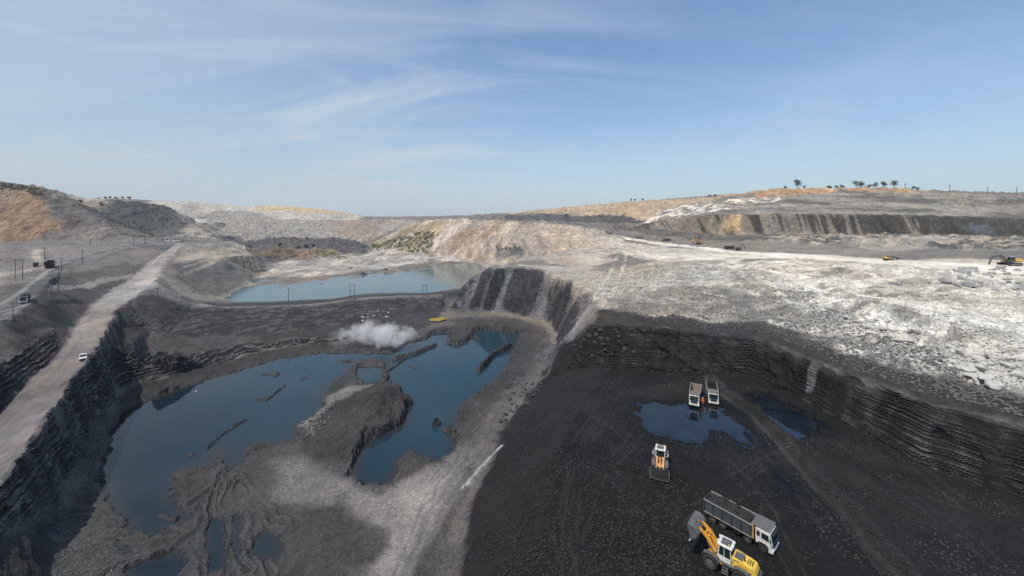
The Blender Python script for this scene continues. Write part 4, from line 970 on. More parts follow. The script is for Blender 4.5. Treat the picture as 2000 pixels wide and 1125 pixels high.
class MB:
    def __init__(s): s.v = []; s.f = []
    def add(s, v, f):
        o = len(s.v); s.v += [tuple(p) for p in v]; s.f += [tuple(i + o for i in q) for q in f]; return s
    def box(s, x0, x1, y0, y1, z0, z1):
        return s.hexa([(x0, y0, z0), (x1, y0, z0), (x1, y1, z0), (x0, y1, z0), (x0, y0, z1), (x1, y0, z1), (x1, y1, z1), (x0, y1, z1)])
    def hexa(s, p):
        return s.add(p, [(0, 3, 2, 1), (4, 5, 6, 7), (0, 1, 5, 4), (1, 2, 6, 5), (2, 3, 7, 6), (3, 0, 4, 7)])
    def prism(s, prof, y0, y1, inset=None):           # profile in x,z extruded along y
        n = len(prof)
        v = [(x, y0, z) for x, z in prof] + [(x, y1, z) for x, z in prof]
        f = [tuple(range(n)), tuple(range(2 * n - 1, n - 1, -1))] + [(i, i + n, (i + 1) % n + n, (i + 1) % n) for i in range(n)]
        return s.add(v, f)
    def cyl(s, p0, p1, r, n=12, r2=None):
        p0, p1 = Vector(p0), Vector(p1); d = (p1 - p0).normalized(); r2 = r if r2 is None else r2
        a = d.orthogonal().normalized(); b = d.cross(a)
        v = []
        for p, q in ((p0, r), (p1, r2)):
            for k in range(n):
                t = 2 * math.pi * k / n; v.append(p + (a * math.cos(t) + b * math.sin(t)) * q)
        f = [tuple(range(n - 1, -1, -1)), tuple(range(n, 2 * n))] + [(k, (k + 1) % n, (k + 1) % n + n, k + n) for k in range(n)]
        return s.add(v, f)
    def beam(s, p0, p1, wy, h, h2=None):              # box beam in the x-z plane, width in y
        p0, p1 = Vector(p0), Vector(p1); d = (p1 - p0).normalized(); up = Vector((0, 1, 0)).cross(d)
        if up.z < 0: up = -up
        h2 = h if h2 is None else h2; y = Vector((0, wy / 2, 0))
        a, b = up * h / 2, up * h2 / 2
        return s.hexa([p0 - y - a, p1 - y - b, p1 + y - b, p0 + y - a, p0 - y + a, p1 - y + b, p1 + y + b, p0 + y + a])
    def tube(s, pts, r, n=8):
        for a, b in zip(pts[:-1], pts[1:]): s.cyl(a, b, r, n)
        return s
    def ring(s, c, r0, r1, w, n=24, tread=0.0):       # tyre-like lathe about y
        prof = [(r0, -w * .38), (r0 + (r1 - r0) * .55, -w * .5), (r1 * .96, -w * .46), (r1, -w * .30), (r1, w * .30), (r1 * .96, w * .46), (r0 + (r1 - r0) * .55, w * .5), (r0, w * .38)]
        v = []; m = len(prof)
        for k in range(n):
            t = 2 * math.pi * k / n
            for q, (r, y) in enumerate(prof):
                rr_ = r - (tread if (k % 2 and r > r1 * .95) else 0)
                v.append((c[0] + rr_ * math.cos(t), c[1] + y, c[2] + rr_ * math.sin(t)))
        f = [(k * m + q, k * m + (q + 1) % m, ((k + 1) % n) * m + (q + 1) % m, ((k + 1) % n) * m + q) for k in range(n) for q in range(m)]
        return s.add(v, f)
    def build(s, name, mat, parent=None, bevel=0.0, smooth=False, label=None):
        me = bpy.data.meshes.new(name); me.from_pydata([tuple(v) for v in s.v], [], s.f); me.update()
        bm = bmesh.new(); bm.from_mesh(me); bmesh.ops.recalc_face_normals(bm, faces=bm.faces[:])
        if bevel: bmesh.ops.bevel(bm, geom=[e for e in bm.edges], offset=bevel, segments=2, affect='EDGES', clamp_overlap=True)
        bm.to_mesh(me); bm.free()
        if smooth: me.polygons.foreach_set('use_smooth', [True] * len(me.polygons))
        me.materials.append(mat)
        o = bpy.data.objects.new(name, me); C.objects.link(o)
        if parent: o.parent = parent
        if label: o['label'] = label
        return o
def thing(name, label, cat, loc=(0, 0, 0), rz=0.0, group=None, scale=1.0):
    o = bpy.data.objects.new(name, None); C.objects.link(o); o.empty_display_size = 0.3
    o.location = loc; o.rotation_euler = (0, 0, rz); o.scale = (scale,) * 3
    o['label'] = label; o['category'] = cat
    if group: o['group'] = group
    return o
def tag(o, label, cat, group=None):
    o['label'] = label; o['category'] = cat
    if group: o['group'] = group
    return o
def dup(root, loc, rz=None, label=None, scale=None):
    r = root.copy(); C.objects.link(r); r.location = loc
    if rz is not None: r.rotation_euler = (0, 0, rz)
    if label: r['label'] = label
    if scale: r.scale = (scale,) * 3
    for ch in list(root.children):
        c = ch.copy(); C.objects.link(c); c.parent = r
        for g in list(ch.children):
            d = g.copy(); C.objects.link(d); d.parent = c
    return r
def wheel(x, y, r, w, parent, tread=0.03, name='wheel'):
    t = MB().ring((x, y, r), r * .52, r, w, 28, tread).build('wheel', m_tyre, parent)
    s = 1 if y > 0 else -1
    rb = MB().cyl((x, y - w * .30, r), (x, y + w * .30, r), r * .54, 20)
    rb.cyl((x, y + s * w * .28, r), (x, y + s * w * .42, r), r * .22, 12)
    for k in range(8):
        a = k * math.pi / 4; rb.cyl((x + r * .36 * math.cos(a), y + s * w * .28, r + r * .36 * math.sin(a)), (x + r * .36 * math.cos(a), y + s * w * .34, r + r * .36 * math.sin(a)), r * .05, 6)
    rb.build('rim', m_rim, t)
    return t

def crest(px, py):
    j = int(np.argmin(abs(PXS - px))); y0 = hit(px, py)[1]; y0 = 500.0 if (px > 1500 and not 400 < y0 < 700) else y0; sp = HY + F * (HC - Z[j]) / YR[j]
    k = np.nonzero((YR[j] > y0 * .93) & (YR[j] < y0 * 1.25))[0]; k = k[np.argmin(sp[k])]; y = YR[j][k]
    return Vector(((px - 1000) / F * y, y, Z[j][k]))
# ------------------------------------------------------------------ tipper trucks
def tipper(label, group=None, bed=None, bedin=None, rail=None, cabm=None, guard=True):
    bed = bed or m_slate; bedin = bedin or m_rust; rail = rail or m_edge; cabm = cabm or m_white
    t = thing('tipper_truck', label, 'truck', group=group)
    c = MB()
    for y in (-.48, .36): c.box(-4.3, 3.9, y, y + .12, .82, 1.10)
    for x in (-4.2, -2.6, -1.0, .6, 2.2, 3.6): c.box(x, x + .12, -.36, .36, .86, 1.06)
    for x in (3.35, 1.45, -1.85, -3.25): c.cyl((x, -1.0, .54), (x, 1.0, .54), .09, 8)
    c.build('chassis', m_dark, t)
    prof = [(2.45, .95), (2.95, .95), (3.0, 1.25), (3.75, 1.25), (3.85, .95), (4.42, .95), (4.48, 1.65), (4.26, 2.80), (4.10, 2.98), (2.45, 3.0)]
    cab = MB().prism(prof, -1.2, 1.2).build('cab', cabm, t, .035)
    MB().hexa([(4.47, -1.06, 1.74), (4.50, -1.06, 1.74), (4.50, 1.06, 1.74), (4.47, 1.06, 1.74), (4.28, -1.0, 2.72), (4.31, -1.0, 2.72), (4.31, 1.0, 2.72), (4.28, 1.0, 2.72)]).build('windshield', m_glass, cab)
    for s in (-1, 1):
        y0, y1 = (1.19, 1.225) if s > 0 else (-1.225, -1.19)
        d = MB().box(3.12, 4.16, y0, y1, 1.18, 1.80).build('door', cabm, cab, label=None)
        MB().hexa([(3.18, y0, 1.86), (4.12, y0, 1.80), (4.12, y1, 1.80), (3.18, y1, 1.86), (3.18, y0, 2.62), (3.98, y0, 2.62), (3.98, y1, 2.62), (3.18, y1, 2.62)]).build('side_window', m_glass, cab)
        MB().box(2.60, 2.98, y0, y1, 1.95, 2.60).build('rear_window', m_glass, cab)
        MB().box(3.20, 3.38, y1 if s > 0 else y0 - .03, y1 + .03 if s > 0 else y0, 1.55, 1.60).build('handle', m_dark, cab)
        mb = MB().tube([(4.15, s * 1.2, 2.6), (4.35, s * 1.48, 2.6), (4.35, s * 1.48, 1.95), (4.2, s * 1.2, 1.9)], .018, 6); mb.box(4.31, 4.38, s * 1.52 - .12, s * 1.52 + .12, 2.0, 2.5)
        mb.build('mirror', m_dark, cab)
        MB().box(4.38, 4.56, s * .95 - .2, s * .95 + .2, .72, .92).build('headlight', m_lamp, cab)
        st = MB().box(3.0, 3.6, s * 1.0, s * 1.22, .42, .48); st.box(3.0, 3.6, s * 1.0, s * 1.22, .72, .78); st.build('step', m_dark, t)
        MB().prism([(2.75, .98), (2.80, 1.22), (3.1, 1.30), (3.6, 1.30), (3.9, 1.22), (3.96, .9), (3.86, .9), (3.78, 1.14), (3.5, 1.2), (3.2, 1.2), (2.92, 1.14), (2.85, .98)], s * .90, s * 1.245).build('mudguard', m_dark, t)
    g = MB()
    for k in range(5): g.prism([(4.47, 1.06 + k * .11), (4.55, 1.06 + k * .11), (4.55, 1.12 + k * .11), (4.48, 1.12 + k * .11)], -.82 + .03 * k, .82 - .03 * k)
    g.build('grille', m_dark, cab)
    MB().box(4.46, 4.52, -.95, .95, 1.60, 1.70).build('badge_strip', m_blue, cab)
    b = MB().prism([(4.0, .95), (4.55, .95), (4.60, .80), (4.56, .48), (4.0, .42)], -1.22, 1.22); b.build('bumper', m_white if cabm is m_white else m_dark, cab, .03)
    MB().box(4.575, 4.60, -.26, .26, .56, .70).build('number_plate', m_plate, cab)
    MB().prism([(4.20, 2.82), (4.52, 2.70), (4.54, 2.74), (4.22, 2.90)], -1.05, 1.05).build('sun_visor', m_dark, cab)
    # tipping body
    x0, x1, y, z0, z1 = -4.45, 2.05, 1.24, 1.28, 2.95
    tb = MB()
    tb.box(x0, x1, -y, y, z0 - .06, z0 + .02)
    for s in (-1, 1):
        tb.hexa([(x0, s * (y - .06), z0), (x1, s * (y - .06), z0), (x1, s * y, z0), (x0, s * y, z0), (x0, s * (y + .02), z1), (x1, s * (y + .02), z1), (x1, s * (y + .08), z1), (x0, s * (y + .08), z1)])
    tb.box(x1 - .08, x1, -y, y, z0, z1 + .25)
    body = tb.build('tipper_body', bed, t)
    li = MB(); li.box(x0 + .1, x1 - .1, -y + .1, y - .1, z0 + .03, z0 + .05)
    for s in (-1, 1): li.box(x0 + .05, x1 - .1, min(s * (y - .075), s * (y - .062)), max(s * (y - .075), s * (y - .062)), z0 + .05, z1 - .02)
    li.box(x1 - .11, x1 - .095, -y + .1, y - .1, z0 + .05, z1 + .2); li.build('bed_lining', bedin, body)
    for s in (-1, 1):
        for k in range(6):
            xx = x0 + .05 + k * (x1 - x0 - .22) / 5
            MB().hexa([(xx, s * y, z0), (xx + .12, s * y, z0), (xx + .12, s * (y + .09), z0), (xx, s * (y + .09), z0), (xx, s * (y + .08), z1), (xx + .12, s * (y + .08), z1), (xx + .12, s * (y + .15), z1), (xx, s * (y + .15), z1)]).build('rib', m_dark if bed is m_slate else m_dgrey, body)
        MB().box(x0, x1 + .02, s * (y + .085) - .08, s * (y + .085) + .08, z1, z1 + .09).build('top_rail', rail, body)
        MB().box(x0, x1, s * (y + .05) - .06, s * (y + .05) + .06, z0 - .10, z0 - .005).build('side_sill', rail, body)
        MB().box(x1 - .05, x1 + .22, s * (y - .1) - .12, s * (y - .1) + .12, z0 - .1, z1 + .2).build('front_post', m_brass if bed is m_slate else bed, body)
    tg = MB().box(x0 - .08, x0 - .005, -y - .05, y + .05, z0, z1 - .05)
    for k in range(4): tg.box(x0 - .14, x0 - .08, -1.1 + k * .68, -1.0 + k * .68, z0, z1 - .05)
    tg.build('tailgate', bed, t)
    if guard:
        gd = MB(); gx0, gx1, gz_ = x1 - .05, 4.15, 3.2
        for yy in (-1.22, 1.14): gd.box(gx0, gx1, yy, yy + .08, gz_, gz_ + .09)
        for xx in (gx0, (gx0 + gx1) / 2, gx1 - .08): gd.box(xx, xx + .08, -1.14, 1.14, gz_, gz_ + .09)
        for k in range(12): gd.box(gx0 + .08, gx1 - .08, -1.10 + k * .187, -1.02 + k * .187, gz_ + .01, gz_ + .05)
        MB().box(gx0 + .08, gx1 - .08, -1.14, 1.14, gz_ - .03, gz_ + .005).build('canopy_sheet', m_dark, t)
        gd.box(gx0, gx0 + .1, -1.22, -1.1, z1, gz_); gd.box(gx0, gx0 + .1, 1.1, 1.22, z1, gz_)
        gd.build('cab_guard', m_grey if bed is m_slate else rail, t)
    MB().cyl((.5, -1.05, .82), (1.0, -1.05, .82), .01, 6)
    MB().box(-.6, .7, .72, 1.15, .55, 1.05).build('fuel_tank', m_grey, t, .05)
    MB().box(-.5, .5, -1.12, -.72, .58, 1.02).build('battery_box', m_dark, t, .02)
    MB().cyl((2.2, .0, 1.0), (2.12, 0, 2.7), .13, 12).build('hoist_cylinder', m_grey, t)
    MB().cyl((2.3, .85, 1.0), (2.3, .85, 2.85), .07, 10).build('exhaust_pipe', m_dark, t)
    for x in (3.35, 1.45):
        for s in (-1, 1): wheel(x, s * 1.02, .54, .30, t, .012)
    for x in (-1.85, -3.25):
        for s in (-1, 1): wheel(x, s * .90, .54, .56, t, .012)
    return t
def coal_mound(name, label, loc, rz, lx, ly, h, cat='coal', seed=1, mat=None, nx=44, ny=22, tl=None, scale=1.0):
    r_ = np.random.default_rng(seed); v = []; f = []
    for i in range(nx + 1):
        for j in range(ny + 1):
            x = (i / nx - .5) * lx; y = (j / ny - .5) * ly
            e = max(0, 1 - (2 * abs(i / nx - .5)) ** 3) * max(0, 1 - (2 * abs(j / ny - .5)) ** 2.4)
            zz = h * e * (.8 + .2 * math.sin(i * .5 + seed)) + r_.uniform(-.07, .07) * (1 if 0 < i < nx and 0 < j < ny else 0)
            v.append((x + r_.uniform(-.04, .04), y + r_.uniform(-.04, .04), zz))
    for i in range(nx):
        for j in range(ny):
            a = i * (ny + 1) + j; f.append((a, a + ny + 1, a + ny + 2, a + 1))
    m = MB(); m.add(v, f)
    for k in range(120):
        x = r_.uniform(-.44, .44) * lx; y = r_.uniform(-.42, .42) * ly; s = r_.uniform(.05, .13)
        i = int((x / lx + .5) * nx); j = int((y / ly + .5) * ny); z = v[i * (ny + 1) + j][2]
        m.hexa([(x + a * s + r_.uniform(-.04, .04), y + b * s + r_.uniform(-.04, .04), z + c_ * s * .8 + r_.uniform(-.03, .03)) for c_ in (-1, 1) for a, b in ((-1, -1), (1, -1), (1, 1), (-1, 1))])
    o = m.build(name, mat or m_coalm); o.location = loc; o.rotation_euler = (0, 0, rz); o.scale = (scale,) * 3
    return tag(o, label, cat)

# ------------------------------------------------------------------ wheel loaders
def loader(label, arm=45, tilt=-30, dusty=False, scale=1.0):
    t = thing('wheel_loader', label, 'loader')
    ye = m_amber if dusty else m_yellow
    MB().box(-2.75, .15, -.55, .55, .62, 1.25).box(-.1, .35, -.25, .25, .7, 1.1).build('rear_frame', m_dgrey, t, .03)
    hood = MB().prism([(-3.15, 1.22), (-3.22, 1.7), (-3.0, 2.22), (-2.6, 2.38), (-1.0, 2.52), (-.62, 2.52), (-.62, 1.22)], -.86, .86).build('engine_hood', m_amber if dusty else m_yel2, t, .05)
    MB().hexa([(-3.17, -.7, 1.32), (-3.24, -.7, 1.72), (-3.24, .7, 1.72), (-3.17, .7, 1.32), (-3.21, -.7, 1.30), (-3.28, -.7, 1.74), (-3.28, .7, 1.74), (-3.21, .7, 1.30)]).build('rear_grille', m_dark, hood)
    for k in range(3):
        x = -2.72 + k * .22; MB().box(x, x + .10, -.42, .42, 2.30 + .012 * k, 2.42 + .012 * k).build('vent', m_dark, hood)
    MB().box(-1.75, -.85, -.60, .60, 2.44, 2.535).build('top_cover', m_dgrey, hood)
    for s in (-1, 1):
        MB().box(-2.7, -1.1, s * .862 - .006, s * .862 + .006, 1.55, 1.80).build('side_stripe', m_dgrey, hood)
        MB().box(-2.1, -1.25, s * .862 - .005, s * .862 + .005, 1.90, 2.16).build('side_panel', m_yellow if not dusty else m_amber, hood)
    MB().prism([(-3.45, .85), (-3.5, 1.25), (-3.3, 1.5), (-2.7, 1.5), (-2.6, .75), (-3.2, .7)], -1.05, 1.05).build('counterweight', m_dgrey, t, .05)
    cab = MB().prism([(-.55, 1.35), (.55, 1.35), (.92, 1.75), (.92, 2.0), (-.55, 2.0)], -.78, .78).build('cab', m_white if not dusty else m_grey, t, .03)
    for x0_, x1_ in ((-.52, -.50), (.86, .72)):
        for s in (-1, 1): MB().beam((x0_, s * .74, 1.95), (x1_, s * .70, 3.2), .09, .09).build('post', m_white, cab)
    for s in (-1, 1): MB().beam((.22, s * .75, 1.95), (.18, s * .71, 3.2), .07, .07).build('post', m_white, cab)
    MB().hexa([(.84, -.68, 2.0), (.87, -.68, 2.0), (.87, .68, 2.0), (.84, .68, 2.0), (.70, -.64, 3.18), (.73, -.64, 3.18), (.73, .64, 3.18), (.70, .64, 3.18)]).build('windshield', m_glass, cab)
    MB().box(-.50, -.48, -.66, .66, 2.02, 3.18).build('rear_window', m_glass, cab)
    for s in (-1, 1):
        MB().hexa([(-.46, s * .72, 2.02), (.80, s * .72, 2.02), (.80, s * .735, 2.02), (-.46, s * .735, 2.02), (-.46, s * .68, 3.18), (.70, s * .68, 3.18), (.70, s * .695, 3.18), (-.46, s * .695, 3.18)]).build('side_window', m_glass, cab)
    roof = MB().prism([(-.68, 3.18), (.95, 3.18), (1.02, 3.26), (.9, 3.38), (-.6, 3.38), (-.7, 3.3)], -.86, .86).build('roof', m_white, cab, .04)
    MB().box(-.42, .62, -.58, .58, 3.382, 3.41).build('roof_panel', m_dgrey, cab)
    MB().box(.93, 1.02, .35, .6, 3.40, 3.52).build('work_lamp', m_lamp, cab); MB().box(.93, 1.02, -.6, -.35, 3.40, 3.52).build('work_lamp', m_lamp, cab)
    MB().cyl((-.3, .5, 3.4), (-.3, .5, 3.58), .07, 10).build('beacon', m_plate, cab)
    for s in (-1, 1):
        MB().tube([(.9, s * .8, 2.9), (1.05, s * 1.25, 2.95), (1.05, s * 1.25, 2.45), (.95, s * .8, 2.3)], .02, 6).box(1.02, 1.08, s * 1.27 - .10, s * 1.27 + .10, 2.45, 2.85).build('mirror', m_white, cab)
    for s in (-1, 1):
        lad = MB().beam((-.35, s * 1.28, .45), (-.25, s * .92, 1.42), .05, .06).beam((.32, s * 1.28, .45), (.28, s * .92, 1.42), .05, .06)
        for k in range(4): lad.box(-.34, .32, s * (1.28 - .11 * k) - .12, s * (1.28 - .11 * k) + .12, .45 + k * .27, .49 + k * .27)
        lad.build('ladder', m_dgrey, t)
        MB().box(-.7, .55, s * .80 if s > 0 else -1.15, 1.15 if s > 0 else -.80, 1.42, 1.48).build('platform', m_dgrey, t)
        MB().tube([(-.6, s * 1.12, 1.48), (-.6, s * 1.12, 2.3), (-1.0, s * .95, 2.5), (-1.6, s * .9, 2.52)], .022, 6).build('handrail', m_grey, t)
    MB().cyl((-1.9, .3, 2.45), (-1.9, .3, 3.0), .07, 12).build('exhaust_pipe', m_dark, t)
    ff = MB().prism([(.35, .7), (2.15, .6), (2.3, 1.0), (1.75, 1.35), (1.45, 2.1), (1.05, 2.25), (.8, 1.7), (.35, 1.3)], -.50, -.36)
    ff.prism([(.35, .7), (2.15, .6), (2.3, 1.0), (1.75, 1.35), (1.45, 2.1), (1.05, 2.25), (.8, 1.7), (.35, 1.3)], .36, .50); ff.box(.6, 1.9, -.36, .36, .7, 1.15); ff.build('front_frame', ye, t)
    MB().cyl((1.65, -1.0, .85), (1.65, 1.0, .85), .2, 12).build('axle', m_dgrey, t); MB().cyl((-1.65, -1.0, .85), (-1.65, 1.0, .85), .2, 12).build('axle', m_dgrey, t)
    a = R(arm); P0 = Vector((1.15, 0, 2.05)); Lr = 2.75
    P1 = P0 + Vector((math.cos(a), 0, math.sin(a))) * Lr
    knee = P0 + Vector((math.cos(a + .16), 0, math.sin(a + .16))) * Lr * .55
    for s in (-1, 1):
        y = Vector((0, s * .62, 0))
        MB().beam(P0 + y, knee + y, .14, .34, .46).beam(knee + y, P1 + y, .14, .46, .26).build('lift_arm', ye, t)
        q = Vector((1.25, s * .62, 1.0)); e = P0 + y + (P1 - P0) * .48 - Vector((0, 0, .16))
        MB().cyl(q, q + (e - q) * .6, .085, 12).build('lift_cylinder', ye, t); MB().cyl(q + (e - q) * .6, e, .045, 10).build('piston_rod', m_grey, t)
    MB().cyl(knee + Vector((0, -.6, -.05)), knee + Vector((0, .6, -.05)), .13, 12).build('cross_tube', ye, t)
    bc0 = P0 + (P1 - P0) * .60 + Vector((-.15, 0, .62)); bc1 = P0 + (P1 - P0) * .62 + Vector((.30, 0, -.35))
    MB().beam(bc0, bc1, .18, .25, .3).build('bell_crank', ye, t)
    tc0 = Vector((1.25, 0, 2.15)); MB().cyl(tc0, tc0 + (bc0 - tc0) * .62, .10, 12).build('tilt_cylinder', ye, t); MB().cyl(tc0 + (bc0 - tc0) * .62, bc0, .05, 10).build('piston_rod', m_grey, t)
    # bucket, its own frame at the pin
    br = R(tilt); cs, sn = math.cos(br), math.sin(br)
    def tr(p): return (P1.x + p[0] * cs - p[1] * sn, P1.z + p[0] * sn + p[1] * cs)
    out = [(1.55, -.52), (.35, -.60), (.05, -.38), (-.05, .05), (.05, .55), (.35, .95), (.55, 1.02)]
    inn = [(.55, .96), (.40, .88), (.13, .50), (.04, .05), (.12, -.32), (.38, -.53), (1.50, -.47)]
    W2 = 1.58
    bk = MB(); n = len(out)
    prof = [tr(p) for p in out] ; pin = [tr(p) for p in inn[::-1]]
    for (a0, a1), (b0, b1) in zip(zip(prof[:-1], prof[1:]), zip(pin[:-1], pin[1:])):
        bk.hexa([(a0[0], -W2, a0[1]), (a1[0], -W2, a1[1]), (a1[0], W2, a1[1]), (a0[0], W2, a0[1]), (b0[0], -W2, b0[1]), (b1[0], -W2, b1[1]), (b1[0], W2, b1[1]), (b0[0], W2, b0[1])])
    side = [tr(p) for p in [(1.5, -.50), (.35, -.57), (.08, -.36), (0, .05), (.08, .5), (.38, .92), (.55, .98), (.95, .25)]]
    bk.prism(side, -W2, -W2 + .06); bk.prism(side, W2 - .06, W2)
    bucket = bk.build('bucket', m_bucket if not dusty else m_dgrey, t)
    e0, e1, e2, e3 = tr((1.50, -.545)), tr((1.80, -.51)), tr((1.80, -.49)), tr((1.50, -.46))
    MB().prism([e0, e1, e2, e3], -W2 - .03, W2 + .03).build('cutting_edge', m_white if not dusty else m_bucket, bucket)
    for yy in (-.75, -.15, .15, .75):
        MB().prism([tr(p) for p in [(-.05, .0), (-.18, .05), (-.10, .5), (.12, .75), (.1, .5)]], yy - .05, yy + .05).build('bracket', m_bucket if not dusty else m_dgrey, bucket)
    MB().beam(bc1, (tr((-.1, .45))[0], 0, tr((-.1, .45))[1]), .12, .14).build('link', ye, t)
    for x in (-1.65, 1.65):
        for s in (-1, 1):
            wheel(x, s * 1.13, .87, .64, t, .05)
            MB().prism([(x - 1.0, 1.25), (x - .75, 1.72), (x - .3, 1.92), (x + .3, 1.92), (x + .75, 1.72), (x + .95, 1.3), (x + .88, 1.28), (x + .70, 1.64), (x + .28, 1.84), (x - .28, 1.84), (x - .70, 1.64), (x - .94, 1.22)], s * 1.10 - .27, s * 1.10 + .27).build('mudguard', m_dgrey, t)
    t['_tip'] = 0; del t['_tip']
    return t, tr, P1

# ------------------------------------------------------------------ tracked machines
def excavator(label, boom=28, stick=-75, body=None, cabm=None, slew=0.0, group=None):
    t = thing('excavator', label, 'excavator', group=group); body = body or m_yellow; cabm = cabm or m_dgrey
    for s in (-1, 1):
        tr_ = MB().prism([(-2.3, .12), (-2.55, .5), (-2.3, .88), (2.3, .88), (2.55, .5), (2.3, .12), (2.1, 0), (-2.1, 0)], s * 1.35 - .32, s * 1.35 + .32)
        for k in range(18): tr_.box(-2.3 + k * .26, -2.2 + k * .26, s * 1.35 - .34, s * 1.35 + .34, .87, .93)
        tk = tr_.build('track', m_dark, t)
        MB().box(-1.9, 1.9, s * 1.70 - .03, s * 1.70 + .03, .3, .62).build('track_frame', m_grey, tk)
    MB().box(-1.2, 1.2, -1.1, 1.1, .5, .9).cyl((0, 0, .85), (0, 0, 1.15), .75, 20).build('undercarriage', m_dark, t)
    rot = Matrix.Rotation(slew, 4, 'Z')
    def bd(m, n, mt, par=None, bv=0.0):
        m.v = [tuple(rot @ Vector(p)) for p in m.v]; return m.build(n, mt, par or t, bv)
    bd(MB().box(-2.4, 1.5, -1.35, 1.35, 1.15, 1.45), 'deck', m_dgrey, bv=.03)
    h = bd(MB().prism([(-2.9, 1.25), (-3.05, 1.8), (-2.8, 2.35), (-.6, 2.45), (-.6, 1.45), (-2.4, 1.3)], -1.35, 1.35), 'engine_cover', body, bv=.06)
    bd(MB().box(-3.06, -2.9, -.9, .9, 1.5, 2.1), 'rear_grille', m_dark, h)
    bd(MB().box(-.5, 1.0, -1.3, -.45, 1.45, 1.95), 'side_box', body, bv=.04)
    cb = bd(MB().prism([(-.2, 1.45), (1.45, 1.45), (1.6, 1.9), (1.35, 3.0), (-.2, 3.05)], .42, 1.32), 'cab', cabm, bv=.04)
    bd(MB().prism([(1.60, 1.95), (1.63, 1.95), (1.40, 2.92), (1.37, 2.92)], .52, 1.22), 'windshield', m_glass, cb)
    bd(MB().box(0.0, 1.25, 1.32, 1.345, 2.0, 2.85), 'side_window', m_glass, cb)
    bd(MB().box(-.25, 1.4, .40, 1.34, 3.06, 3.12), 'cab_roof', m_white, cb)
    b = R(boom); p0 = Vector((.9, -.1, 1.7)); p1 = p0 + Vector((math.cos(b + .5), 0, math.sin(b + .5))) * 2.6; p2 = p1 + Vector((math.cos(b - .28), 0, math.sin(b - .28))) * 3.6
    bo = bd(MB().beam(p0, p1, .5, .45, .75).beam(p1, p2, .45, .75, .4), 'boom', cabm)
    s_ = R(stick); p3 = p2 + Vector((math.cos(s_), 0, math.sin(s_))) * 3.0
    bk_ = p2 - Vector((math.cos(s_), 0, math.sin(s_))) * .6
    st = bd(MB().beam(bk_, p3, .36, .5, .3), 'stick', cabm)
    bd(MB().cyl(p1 + Vector((.2, 0, .45)), bk_, .10, 10), 'stick_cylinder', m_grey)
    for y in (-.4, .4): bd(MB().cyl(p0 + Vector((.5, y, -.25)), p1 + Vector((.35, y, -.1)), .10, 10), 'boom_cylinder', m_grey)
    d = Vector((math.cos(s_ - .9), 0, math.sin(s_ - .9))); e = Vector((-d.z, 0, d.x))
    prof = [p3 + e * .3, p3 - e * .35, p3 + d * .5 - e * .75, p3 + d * 1.1 - e * .55, p3 + d * 1.35, p3 + d * .9 - e * .2, p3 + d * .4 - e * .1]
    bd(MB().prism([(q.x, q.z) for q in prof], -.6, .6), 'bucket', m_dgrey)
    return t
# ------------------------------------------------------------------ machines and vehicles in their places
def stand(o, px, py, z=None, rz=0.0, s=1.0, lift=0.0):
    p = gp(px, py) if z is None else Vector(W(px, py, z))
    if z is not None: p.z = gz(p.x, p.y)
    o.location = (p.x, p.y, p.z + lift); o.rotation_euler = (0, 0, rz); o.scale = (s,) * 3; return p
near_truck = tipper('white cabbed tipper with slate blue body heaped with coal, beside the yellow loader')
TR = R(-50); p = stand(near_truck, 1444, 1036, 0.0, TR, 1.02)
coal_mound('coal_load', 'black coal heaped in the slate blue tipper body by the yellow loader', (p.x + 1.02 * (-1.2 * math.cos(TR)), p.y + 1.02 * (-1.2 * math.sin(TR)), p.z + 2.72 * 1.02), TR, 6.35, 2.40, .95, scale=1.02)
ld, tr0, P1 = loader('yellow wheel loader with its empty bucket raised beside the loaded tipper', arm=44, tilt=-46)
stand(ld, 1421, 1109, 0.0, R(137), 1.08)
ld2, tr0, P1 = loader('dusty amber wheel loader with coal in its lowered bucket, facing the viewer', arm=-36, tilt=20, dusty=True)
p = stand(ld2, 1290, 906, 0.0, R(-113), 1.02)
c = tr0((.75, .0)); dx_, dy_ = math.cos(R(-113)), math.sin(R(-113))
coal_mound('coal_load', 'black coal filling the lowered bucket of the dusty amber loader', (p.x + dx_ * c[0] * 1.02, p.y + dy_ * c[0] * 1.02, p.z + c[1] * 1.02 - .05), R(-113), 1.9, 3.15, 1.25, seed=4, nx=14, ny=30)
for k, (px, py, lab) in enumerate([(1358, 782, 'left of two parked tippers, white cab and empty rusty brown bed'), (1391, 778, 'right of two parked tippers, white cab and empty black bed')]):
    tt = tipper(lab, 'tippers parked at the big puddle', bed=m_dark if k else m_edge, bedin=m_dark if k else m_rust, rail=m_edge)
    stand(tt, px, py, 0.0, R(-119 if k == 0 else -113), .92)
lt = tipper('white cabbed tipper with dark body driving down the road at the left edge', cabm=m_white, bed=m_dark, bedin=m_dark, rail=m_dgrey)
stand(lt, 48, 590, None, R(-44), .85)
bt = tipper('black tipper climbing away on the road above the white cabbed one', cabm=m_dark, bed=m_dark, bedin=m_dark, rail=m_dark)
stand(bt, 97, 523, None, R(133), 1.15)
st_ = tipper('small pale and dark tipper coming down the dusty side track at the left', cabm=m_edge, bed=m_dark, bedin=m_rust, rail=m_edge)
stand(st_, 70, 521, None, R(-40), .8)
ft = [(1302, 471, 'dark tipper driving on the pale far haul road, right of the paler one', R(165), m_dark, m_dgrey), (1250, 465, 'small pale tipper furthest away on the pale far haul road', R(150), m_edge, m_edge),
      (1189, 457, 'tiny tipper at the crest where the pale haul road tops out', R(130), m_edge, m_dgrey), (1424, 486, 'dull red truck beside a dark red drill machine on the far bench', R(175), m_dark, m_red)]
